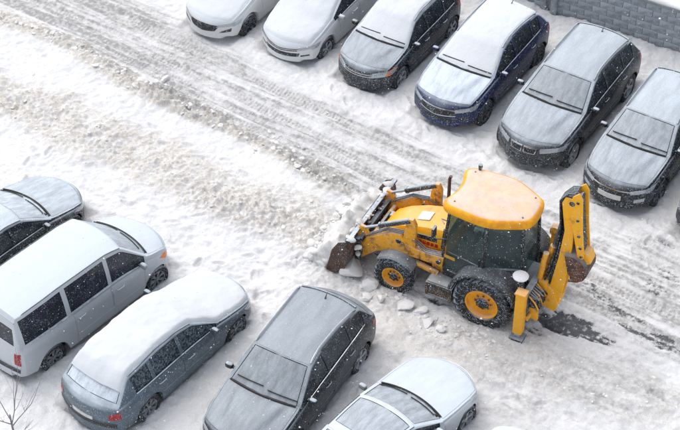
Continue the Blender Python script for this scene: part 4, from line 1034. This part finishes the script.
    lev = [(.955, 2.525), (1.0, 2.545), (1.012, 2.62), (1.0, 2.68), (.965, 2.715), (.90, 2.738), (.80, 2.75), (.5, 2.76), (.001, 2.765)]
    v = []; f = []; nr = len(ring); cxr = .22
    for sc_, z in lev:
        for x, y in ring: v.append((cxr + (x - cxr) * sc_, y * sc_, z))
    for i in range(len(lev) - 1):
        for j in range(nr): f.append((i * nr + j, i * nr + (j + 1) % nr, (i + 1) * nr + (j + 1) % nr, (i + 1) * nr + j))
    f.append(tuple(range(nr - 1, -1, -1)))
    mb = MB(); mb.add(v, f); roof = mb.build('cab_roof', roofm, cb, smooth=55)
    for x, y in ((.95, .52), (.95, -.52), (-.48, .34), (-.48, -.34)): MB().tube([(x, y, 2.72), (x, y, 2.765)], [.022, .016], 8).build('roof_bolt', blk, cb)
    MB().tube([(.9, -.62, 2.70), (.9, -.66, 2.80), (.9, -.66, 2.86)], [.02, .045, .045], 10).build('beacon', blk, cb)
    for s in (1, -1):
        b = MB(); b.tube([(1.0, s * .62, 1.75), (1.22, s * .78, 1.80), (1.25, s * .80, 1.98)], .013, 6); b.box((1.25, s * .81, 2.0), (.05, .16, .26)); b.build('wing_mirror', blk, cb)
        b = MB(); b.tube([(1.06, s * .60, 1.15), (1.14, s * .64, 1.5), (1.10, s * .62, 2.0)], .014, 6); b.tube([(1.10, s * .30, 1.92), (1.30, s * .34, 1.98), (1.16, s * .50, 2.02)], .012, 6); b.build('grab_rail', blk, cb)
        # mudguards
        def guard(x, y, R, a0, a1, w, mat, name, t=.03):
            v = []; f = []; n = 16
            for i in range(n + 1):
                a = R_(a0 + (a1 - a0) * i / n)
                for yy, dr in ((-w / 2, 0), (w / 2 - .03, 0), (w / 2, -.035), (w / 2, -.035 - t), (-w / 2, -t)): v.append((x[0] + (R + dr) * math.cos(a), y + s * yy, x[1] + (R + dr) * math.sin(a)))
            for i in range(n):
                for j in range(5): f.append((i * 5 + j, i * 5 + (j + 1) % 5, (i + 1) * 5 + (j + 1) % 5, (i + 1) * 5 + j))
            f += [(0, 1, 2, 3, 4), tuple(n * 5 + q for q in (4, 3, 2, 1, 0))]
            mb = MB(); mb.add(v, f); return mb.build(name, mat, rt, smooth=40)
        guard((0, .66), s * .83, .80, 12, 160, .52, blk2, 'rear_mudguard'); guard((2.09, .46), s * .82, .56, 45, 142, .34, snowy('front_fender', (.022, .022, .023), .36, .45, .7), 'front_mudguard')
        # loader arm, rams and links
        y = s * .64
        arm = MB().prism([(1.06, 1.22), (1.08, .98), (1.7, .97), (2.2, .98), (2.62, .78), (2.98, .44), (3.16, .40), (3.20, .58), (2.86, 1.06), (2.30, 1.44), (2.05, 1.48), (1.92, 1.26), (1.6, 1.20)], y - .06, y + .06); ao = arm.build('loader_arm', armm, rt, bevel=.012)
        for x, z in ((1.16, 1.10), (3.10, .50), (2.1, 1.30)): MB().tube([(x, y - .09, z), (x, y + .09, z)], .055, 10).build('pivot_pin', blk, ao)
        MB().prism([(1.72, 1.18), (2.02, 1.30), (1.95, 1.84), (1.88, 1.99), (1.79, 1.99), (1.72, 1.84)], y - .05, y + .05).build('tilt_bracket', armm, ao, bevel=.008)
        ds = Vector((1.85, y, 1.93)); de = Vector((2.98, y, 1.26)); dv = de - ds
        b = MB(); b.tube([ds, ds + dv * .62], .065, 10); b.tube([ds + dv * .60, ds + dv * .64], .075, 10); ro = b.build('tilt_ram', ram, ao)
        MB().tube([ds + dv * .62, de], .032, 8).build('ram_rod', chrome, ro)
        b = MB(); b.prism([(2.90, 1.32), (3.02, 1.34), (3.10, 1.18), (3.22, .95), (3.14, .90), (2.98, 1.12)], y - .035, y + .035); b.prism([(2.92, 1.30), (3.0, 1.24), (2.80, .86), (2.72, .92)], y - .055, y + .03); b.build('tilt_link', armm, ao, bevel=.006)
        b = MB(); b.tube([(1.18, y, .70), (1.75, y, .80)], .065, 10); lo_ = b.build('lift_ram', armm, ao); MB().tube([(1.75, y, .80), (2.25, y, .98)], .035, 8).build('ram_rod', chrome, lo_)
        MB().prism([(.98, .66), (1.36, .66), (1.36, .95), (1.26, 1.22), (1.06, 1.24), (1.0, 1.0)], y - .11, y - .065).build('loader_tower', armm, rt, bevel=.01)
        b = MB()
        for k in range(3): b.tube([(1.1, y - s * .06 + s * k * .05, 1.28), (1.5, y - s * .06 + s * k * .05, 1.23), (1.95, y - s * .08 + s * k * .05, 1.52), (2.4, y - s * .07 + s * k * .04, 1.45), (2.9, y - s * .05 + s * k * .04, 1.08)], .014, 6)
        b.build('hydraulic_hose', hose, ao)
    b = MB(); b.tube([(2.80, -.60, .98), (2.80, .60, .98)], .06, 10); b.build('cross_tube', armm, rt)
    # front bucket with side plates, lip and teeth
    bp = [(3.12, 1.20), (3.06, .95), (3.09, .60), (3.18, .36), (3.36, .20), (3.74, .16)]
    hw = 1.15; v = []; f = []
    for x, z in bp:
        for yy in (-hw, hw): v.append((x, yy, z))
    ins = [(x + .035, z + .03) for x, z in bp]
    for x, z in ins:
        for yy in (-hw, hw): v.append((x, yy, z))
    nb = len(bp)
    for i in range(nb - 1):
        a = i * 2; c = (nb + i) * 2; f += [(a, a + 1, a + 3, a + 2), (c, c + 2, c + 3, c + 1)]
    f += [(0, 1, nb * 2 + 1, nb * 2), ((nb - 1) * 2, (2 * nb - 1) * 2, (2 * nb - 1) * 2 + 1, (nb - 1) * 2 + 1)]
    mb = MB(); mb.add(v, f); bk = mb.build('front_bucket', steel, rt, smooth=30)
    for s in (1, -1): MB().prism([(3.12, 1.20), (3.06, .95), (3.09, .60), (3.18, .36), (3.36, .20), (3.60, .20), (3.58, .30), (3.46, .84), (3.30, 1.12)], s * hw - .02, s * hw + .02).build('bucket_side', snowy('bucket_side_steel', (.05, .032, .024), .5, .22, .6, base2=(.10, .045, .025), b2scale=6.0), bk, bevel=.004)
    b = MB(); b.box((3.74, 0, .155), (.18, 2.34, .03)); b.build('cutting_edge', steel, bk)
    b = MB(); b.box((3.08, 0, 1.21), (.10, 2.30, .06)); b.box((3.03, .64, .75), (.10, .34, .60)); b.box((3.03, -.64, .75), (.10, .34, .60)); b.box((3.0, 0, .98), (.10, 1.5, .12)); b.box((3.0, 0, .62), (.10, 1.5, .10)); b.box((3.02, .25, .8), (.07, .08, .6)); b.box((3.02, -.25, .8), (.07, .08, .6)); b.build('bucket_brace', snowy('bucket_brace_steel', (.025, .025, .025), .85, .5, .6, lo=.3, hi=.8), bk, bevel=.01)
    # ---- rear frame, stabilisers
    b = MB(); b.box((-.88, 0, .78), (.14, 2.05, .16)); b.box((-.88, 0, 1.14), (.14, 2.05, .12)); b.box((-.88, .55, .96), (.12, .10, .40)); b.box((-.88, -.55, .96), (.12, .10, .40)); b.box((-.55, 0, .80), (.6, .6, .5)); b.build('rear_frame', blk, rt, bevel=.012)
    for s in (1, -1):
        b = MB(); b.box((-.86, s * 1.03, .82), (.20, .18, 1.12)); b.box((-.86, s * 1.03, 1.39), (.24, .22, .05)); so = b.build('stabiliser', yel, rt, bevel=.012)
        b = MB(); b.box((-.86, s * 1.03, .21), (.13, .12, .20)); b.build('stabiliser_leg', chrome, so); b = MB(); b.box((-.86, s * 1.03, .10), (.30, .26, .06)); b.build('stabiliser_foot', blk, so, bevel=.01)
    MB().tube([(-.72, .80, 1.20), (-.72, .80, 1.58)], .09, 14).build('canister', blk2, rt)
    b = MB().lathe([(.10, 0), (.16, .0), (.17, .03), (.14, .06), (.06, .075), (.002, .08)], (0, 0, 0), 18)
    o = b.build('canister_cap', snow, rt, smooth=60); o.rotation_euler = (math.pi / 2, 0, 0); o.location = (-.72, .80, 1.58)
    vb = MB(); vb.box((-1.02, .62, .92), (.16, .30, .26)); vb.box((-1.06, .50, .66), (.12, .22, .16)); vo = vb.build('valve_block', blk, rt, bevel=.015)
    for k in range(7):
        q = .40 + k * .07; MB().tube([(-.94, q, 1.15), (-1.10 - .03 * (k % 3), q + .02, 1.02 + .05 * (k % 2)), (-1.16, q - .05, .80), (-1.10, q - .12, .60)], .018, 6).build('valve_hose', hose if k % 3 else armm, vo)
    MB().tube([(-.98, .30, .52), (-.98, .92, .60)], .05, 10).build('frame_tube', yel, rt)
    MB().prism([(-.95, .45), (-1.15, .45), (-1.12, .72), (-.95, .80)], .66, .74).build('mounting_lug', yel, rt, bevel=.008)
    # king post, boom, dipper and digging bucket, folded up behind the cab
    y = .10
    b = MB(); b.box((-1.03, y, .85), (.20, .44, .62)); b.prism([(-1.0, .50), (-1.35, .42), (-1.42, .62), (-1.30, .98), (-1.0, 1.15)], y - .20, y + .20); kp = b.build('king_post', yel, rt, bevel=.015)
    b = MB()
    for k in range(7): t = k / 6; b.tube([(-.98, y - .30 + t * .6, 1.1), (-1.12 - .05 * (k % 3), y - .26 + t * .5, .95 + .06 * (k % 2)), (-1.2, y - .16 + t * .3, .75)], .022, 6)
    b.tube([(-1.08, y - .35, .7), (-1.08, y + .40, .7)], .07, 10); b.build('slew_rams', blk, kp)
    boom = [(-1.02, .46), (-1.36, .40), (-1.47, 1.06), (-1.52, 1.5), (-1.56, 2.34), (-1.52, 3.3), (-1.44, 3.56), (-1.30, 3.56), (-1.24, 3.4), (-1.36, 2.69), (-1.30, 1.94), (-1.18, 1.02)]
    bo = None
    for dy in (-.14, .14):
        o = MB().prism(boom, y + dy - .018, y + dy + .018).build('boom' if bo is None else 'boom_plate', yel, rt if bo is None else bo, bevel=.006); bo = bo or o
    b = MB(); b.prism([(p[0] * .995 - .006, p[1]) for p in boom[6:]] + [boom[0]], y - .10, y + .10)
    b.build('boom_web', blk, bo)
    b = MB()
    for k in range(6): yy = y - .13 + k * .052; b.tube([(-1.0, yy, .9), (-1.10, yy, 1.4), (-1.20, yy, 2.0), (-1.26, yy, 2.7), (-1.19, yy, 3.42), (-1.36, yy, 3.66), (-1.5, yy, 3.7)], .019, 6)
    b.build('hose_bundle', hose, bo)
    ds = Vector((-.98, y - .02, 1.20)); de = Vector((-1.22, y - .02, 2.72)); dv = de - ds
    b = MB(); b.tube([ds, ds + dv * .55], .07, 10); r1 = b.build('boom_ram', armm, bo); MB().tube([ds + dv * .55, de], .036, 8).build('ram_rod', chrome, r1)
    b = MB(); b.tube([(-.93, y + .14, 1.10), (-1.02, y + .12, 1.9)], .065, 10); b.tube([(-.98, y - .36, 1.5), (-1.02, y - .36, 2.15)], .08, 10); b.tube([(-1.02, y - .44, 2.15), (-1.02, y - .28, 2.15)], .12, 12); b.build('crowd_ram', armm, bo)
    dip = [(-1.40, 3.45), (-1.46, 3.66), (-1.58, 3.78), (-1.66, 3.66), (-1.74, 2.85), (-1.84, 2.16), (-1.78, 2.06), (-1.70, 2.14), (-1.50, 2.95)]
    do = None
    for dy in (-.17, .17):
        o = MB().prism(dip, y + dy - .02, y + dy + .02).build('dipper' if do is None else 'dipper_plate', yel, rt if do is None else do, bevel=.006); do = do or o
    MB().prism([(-1.44, 3.50), (-1.60, 3.66), (-1.70, 2.9), (-1.80, 2.2), (-1.72, 2.2), (-1.54, 2.95), (-1.46, 3.3)], y - .08, y + .08).build('dipper_web', blk, do)
    b = MB()
    for z, x in ((3.55, -1.58), (3.1, -1.62), (2.7, -1.68), (2.4, -1.74), (2.18, -1.78)): MB().tube([(x, y - .21, z), (x, y + .21, z)], .032, 8).build('pin', blk, do)
    MB().tube([(-1.46, y - .2, 3.48), (-1.46, y + .2, 3.48)], .06, 10).build('pin', blk, do)
    b = MB(); b.prism([(-1.74, 2.26), (-1.92, 2.22), (-1.98, 2.02), (-1.90, 1.96), (-1.76, 2.06)], y - .14, y + .14); b.build('bucket_link', yel, do, bevel=.008)
    # digging bucket: curved shell with side plates and teeth, mouth towards the cab
    pr = [(-1.46, 2.14), (-1.66, 2.16), (-1.84, 2.08), (-1.95, 1.92), (-1.96, 1.74), (-1.89, 1.60), (-1.74, 1.50)]
    v = []; f = []; bw = .26
    for x, z in pr:
        for yy in (-bw, bw): v.append((x, y + yy, z))
    for x, z in pr:
        for yy in (-bw, bw): v.append((x + .03, y + yy, z + (.02 if z < 1.5 else -.02)))
    nb = len(pr)
    for i in range(nb - 1): a = i * 2; c = (nb + i) * 2; f += [(a, a + 1, a + 3, a + 2), (c, c + 2, c + 3, c + 1)]
    f += [(0, 1, nb * 2 + 1, nb * 2), ((nb - 1) * 2, (2 * nb - 1) * 2, (2 * nb - 1) * 2 + 1, (nb - 1) * 2 + 1)]
    mb = MB(); mb.add(v, f); db = mb.build('digging_bucket', rust, rt, smooth=40)
    for s in (1, -1): MB().prism(pr + [(-1.56, 1.70)], y + s * bw - .015, y + s * bw + .015).build('bucket_side', rust, db)
    b = MB()
    for k in range(5): b.box((-1.68, y - .20 + k * .10, 1.47), (.22, .05, .05), Matrix.Rotation(.3, 3, 'Y'))
    b.build('bucket_tooth', steel, db, bevel=.006)
    return rt
build_loader()


# ------------------------------------------------------------------ snow pieces, bare shrub, falling snow
def chunk_mesh(rnd, sx, sy, sz, sub=2, rough=.22, cuts=5):
    bm = bmesh.new(); bmesh.ops.create_icosphere(bm, subdivisions=sub, radius=1.0)
    pl = [(Vector((rnd.gauss(0, 1), rnd.gauss(0, 1), rnd.gauss(0, 1))).normalized(), rnd.uniform(.45, .8)) for _ in range(cuts)]
    for v in bm.verts:
        for nn, d in pl:
            e = v.co.dot(nn) - d
            if e > 0: v.co -= nn * e
        v.co *= 1 + rnd.uniform(-rough, rough) * .35
        v.co.x *= sx; v.co.y *= sy; v.co.z *= sz
    v = [q.co.copy() for q in bm.verts]; f = [[q.index for q in p.verts] for p in bm.faces]; bm.free()
    return v, f

def loader_pt(x, y, z):
    c, s = math.cos(LOADER_YAW), math.sin(LOADER_YAW); return Vector((LOADER_LOC[0] + c * x - s * y, LOADER_LOC[1] + s * x + c * y, z))

def snow_pieces():
    rnd = random.Random(12)
    clean = snow_mat('broken_snow', .34, (.52, .485, .44), (.79, .79, .785)); dirty = snow_mat('dirty_snow', .62, (.60, .54, .46))
    # big slabs one can tell apart: photo pixel, size in metres, label
    big = [(352, 277, .52, .34, .20, 'large pale slab of packed snow beside the front bucket'),
           (330, 268, .40, .28, .16, 'rounded grey snow block at the tip of the front bucket'),
           (370, 290, .24, .18, .12, 'broken snow lump between the slab and the front wheel'),
           (404, 310, .26, .16, .08, 'flat snow plate lying beside the front wheel track'),
           (420, 315, .20, .12, .08, 'thin snow plate next to the flat plate below the loader'),
           (428, 326, .22, .13, .09, 'tilted snow plate below the loader step'),
           (366, 302, .16, .13, .10, 'small snow block near the crossover tail'),
           (150, 84, .30, .22, .16, 'square white snow block sitting on the brown windrow'),
           (166, 80, .16, .12, .10, 'small white snow lump behind the square block'),
           (380, 305, .13, .10, .08, 'little snow block near the front tyre'),
           (440, 333, .13, .10, .07, 'small snow plate under the loader between its wheels')]
    for px, py, sx, sy, sz, lab in big:
        x, y = ground_at(px, py); v, f = chunk_mesh(rnd, sx, sy, sz, 2, .25, 7)
        o = mesh_obj('snow_chunk', v, f, clean, None, 28); o.location = (x, y, HEIGHT(x, y) + sz * .35); o.rotation_euler = (rnd.uniform(-.2, .2), rnd.uniform(-.2, .2), rnd.uniform(0, 6))
        tag(o, lab, 'snow chunk', 'snow chunks thrown up by the loader')
    # small clods nobody could count
    protos = [chunk_mesh(random.Random(k), 1, 1, .7, 1, .3, 5) for k in range(10)]
    soft = [chunk_mesh(random.Random(k + 50), 1, 1, .75, 2, .22, 3) for k in range(8)]
    def clods(name, label, mat, spots, protos=protos, ang=30):
        V = []; F = []
        for (x, y, z, r) in spots:
            v, f = protos[rnd.randrange(len(protos))]; a = rnd.uniform(0, 6.28); ca, sa = math.cos(a), math.sin(a); o = len(V); sx = r * rnd.uniform(.7, 1.4); sy = r * rnd.uniform(.7, 1.2)
            for q in v: V.append((x + ca * q.x * sx - sa * q.y * sy, y + sa * q.x * sx + ca * q.y * sy, z + q.z * r * .8))
            F += [tuple(i + o for i in p) for p in f]
        ob = mesh_obj(name, V, F, mat, None, ang); tag(ob, label, 'snow', kind='stuff')
    def along(pl, n, spread, r0, r1):
        P = pts_px(pl); seg = [math.dist(P[i], P[i + 1]) for i in range(len(P) - 1)]; tot = sum(seg); out = []
        for _ in range(n):
            t = rnd.uniform(0, tot); i = 0
            while t > seg[i] and i < len(seg) - 1: t -= seg[i]; i += 1
            u = t / seg[i]; x = P[i][0] + (P[i + 1][0] - P[i][0]) * u + rnd.gauss(0, spread); y = P[i][1] + (P[i + 1][1] - P[i][1]) * u + rnd.gauss(0, spread)
            r = r0 + (r1 - r0) * rnd.random() ** 3; out.append((x, y, HEIGHT(x, y) - r * .15, r))
        return out
    r1 = [(-40, 10), (20, 25), (75, 47), (125, 80), (225, 125), (280, 155), (340, 186)]
    r2 = [(-60, 70), (0, 95), (50, 115), (100, 142), (150, 160), (190, 180), (245, 205), (300, 222), (335, 240)]
    sp = along(r1, 420, .16, .012, .10) + along(r2, 300, .36, .012, .08)
    half = len(sp) // 2; rnd.shuffle(sp)
    clods('windrow_clods', 'dirty brown snow clods along the ploughed ridges', dirty, sp[:half]); clods('windrow_snow_lumps', 'paler snow lumps along the ploughed ridges', clean, sp[half:])
    sp = along([(318, 250), (345, 268), (385, 300), (440, 330), (500, 345)], 420, .22, .015, .085) + along([(420, 345), (560, 375), (680, 420)], 260, .5, .012, .05)
    sp += along([(60, 10), (250, 110), (460, 215)], 300, .8, .010, .04) + along([(560, 180), (680, 250)], 160, .7, .01, .035)
    clods('loose_snow_crumbs', 'loose snow crumbs scattered around the loader', clean, sp)
    # heap carried in the front bucket
    V = []; F = []; n = 40; m = 15
    for i in range(n + 1):
        u = -1.12 + 2.24 * i / n
        for j in range(m + 1):
            t = j / m; x = 3.12 + t * .95; env = math.sin(math.pi * min(1, t * .92 + .10)) ** .7
            k = fbm(np.array([u * 2.2 + 4]), np.array([t * 2.5]), 3, 5, .6)[0]; e = min(1, (1.12 - abs(u)) / .18); e = math.sqrt(max(0, e * (2 - e)))
            z = .16 + (1 - t) * .45 + env * e * (.10 + .85 * k) + (fbm(np.array([u * 9]), np.array([t * 9]), 8, 3)[0] - .5) * .22
            if t > .93: z = .04
            V.append(loader_pt(x + (k - .5) * .16 * (0 if t < .05 else 1), u, z))
    for i in range(n):
        for j in range(m): a = i * (m + 1) + j; F.append((a, a + 1, a + m + 2, a + m + 1))
    o = mesh_obj('snow_heap', V, F, snow_mat('heap_snow', .45, (.47, .44, .40), (.72, .72, .715)), None, 180)
    if sum(p.normal.z for p in o.data.polygons) < 0: o.data.flip_normals()
    tag(o, 'heap of white snow piled in the front bucket', 'snow heap')
    sp = []
    for _ in range(200):
        q = loader_pt(rnd.uniform(3.22, 4.25), rnd.uniform(-1.1, 1.1), 0); r = .03 + .14 * rnd.random() ** 2.2; t = 3.75 - abs(0); 
        d = (Vector((LOADER_LOC[0], LOADER_LOC[1], 0)) - q).length; zz = max(HEIGHT(q.x, q.y), .75 - max(0, d - 3.25) * .65 + rnd.uniform(-.1, .25)) if d < 4.2 else HEIGHT(q.x, q.y)
        sp.append((q.x, q.y, zz, r))
    for _ in range(22):
        q = loader_pt(3.10 + rnd.gauss(0, .05), rnd.uniform(-1.12, 1.12), 0); sp.append((q.x, q.y, 1.23 + rnd.uniform(-.03, .03), .025 + .10 * rnd.random() ** 2))
    for _ in range(14):
        q = loader_pt(2.98 + rnd.gauss(0, .05), rnd.uniform(-.95, .95), 0); sp.append((q.x, q.y, rnd.choice((1.05, .70, .9)), .02 + .06 * rnd.random() ** 2))
    clods('heap_lumps', 'lumps of broken snow on the bucket heap', snow_mat('heap_snow', .45, (.47, .44, .40), (.72, .72, .715)), sp, soft, 75)
snow_pieces()

def bare_tree():
    rnd = random.Random(5); bx, by = ground_at(20, 462); bz = HEIGHT(bx, by)
    rt = empty('bare_sapling', (bx, by, bz)); tag(rt, 'thin leafless sapling with upright twigs below the minivan tail', 'tree')
    bark = snowy('twig_bark', (.22, .20, .205), .5, .1, .85)
    MB().tube([(0, 0, -.1), (.02, 0, .4), (-.02, .02, .9), (-.03, .03, 1.3)], [.034, .028, .022, .016], 8).build('trunk', bark, rt)
    def twig(p, d, ln, r, lev):
        pts = [Vector(p)]; q = Vector(d).normalized(); rad = [r]
        for k in range(6):
            q = (q + Vector((rnd.gauss(0, .07), rnd.gauss(0, .07), .07))).normalized(); pts.append(pts[-1] + q * ln / 6); rad.append(r * (1 - .8 * (k + 1) / 6))
        MB().tube(pts, rad, 6).build('branch' if lev == 0 else 'twig', bark, rt)
        if lev < 2:
            for _ in range(3 if lev == 0 else 2):
                k = rnd.randrange(1, 5); b = (q + Vector((rnd.uniform(-.8, .8), rnd.uniform(-.8, .8), rnd.uniform(0, .3)))).normalized(); twig(pts[k], b, ln * rnd.uniform(.5, .75), rad[k] * .6, lev + 1)
    for a, up, ln in ((0.3, 1.0, 1.5), (2.2, .9, 1.4), (3.6, .8, 1.2), (5.2, 1.1, 1.4), (1.2, 1.6, 1.7), (4.4, 1.5, 1.3)):
        twig((-.02, .02, rnd.uniform(.5, 1.25)), (math.cos(a), math.sin(a), up * 1.3), ln, .012, 0)
bare_tree()

def falling_snow():
    rnd = np.random.default_rng(8); N = 9000
    th = R_(PITCH); u = rnd.uniform(-.36, .36, N); v = rnd.uniform(-.24, .24, N); t = 9 + 27 * rnd.random(N) ** .6
    D = np.stack([u, math.cos(th) + v * math.sin(th), -math.sin(th) + v * math.cos(th)], -1)
    Pn = D * t[:, None] + np.array([0, 0, CAM_H]); ok = Pn[:, 2] > .35; Pn = Pn[ok]; t = t[ok]
    r = rnd.uniform(.003, .0062, len(Pn)) * (1 + .8 * (rnd.random(len(Pn)) > .9))
    oct_v = np.array([(1, 0, 0), (-1, 0, 0), (0, 1, 0), (0, -1, 0), (0, 0, 1), (0, 0, -1)], float); oct_f = np.array([(0, 2, 4), (2, 1, 4), (1, 3, 4), (3, 0, 4), (2, 0, 5), (1, 2, 5), (3, 1, 5), (0, 3, 5)])
    V = (Pn[:, None, :] + oct_v[None] * r[:, None, None] * rnd.uniform(.7, 1.3, (len(Pn), 6, 1))).reshape(-1, 3); F = (oct_f[None] + 6 * np.arange(len(Pn))[:, None, None]).reshape(-1, 3)
    o = mesh_obj('falling_snow', V.tolist(), F.tolist(), plain('snowflake', (.9, .91, .93), .9), None, 180)
    tag(o, 'snowflakes falling through the air over the whole lot', 'snow', kind='stuff')
falling_snow()
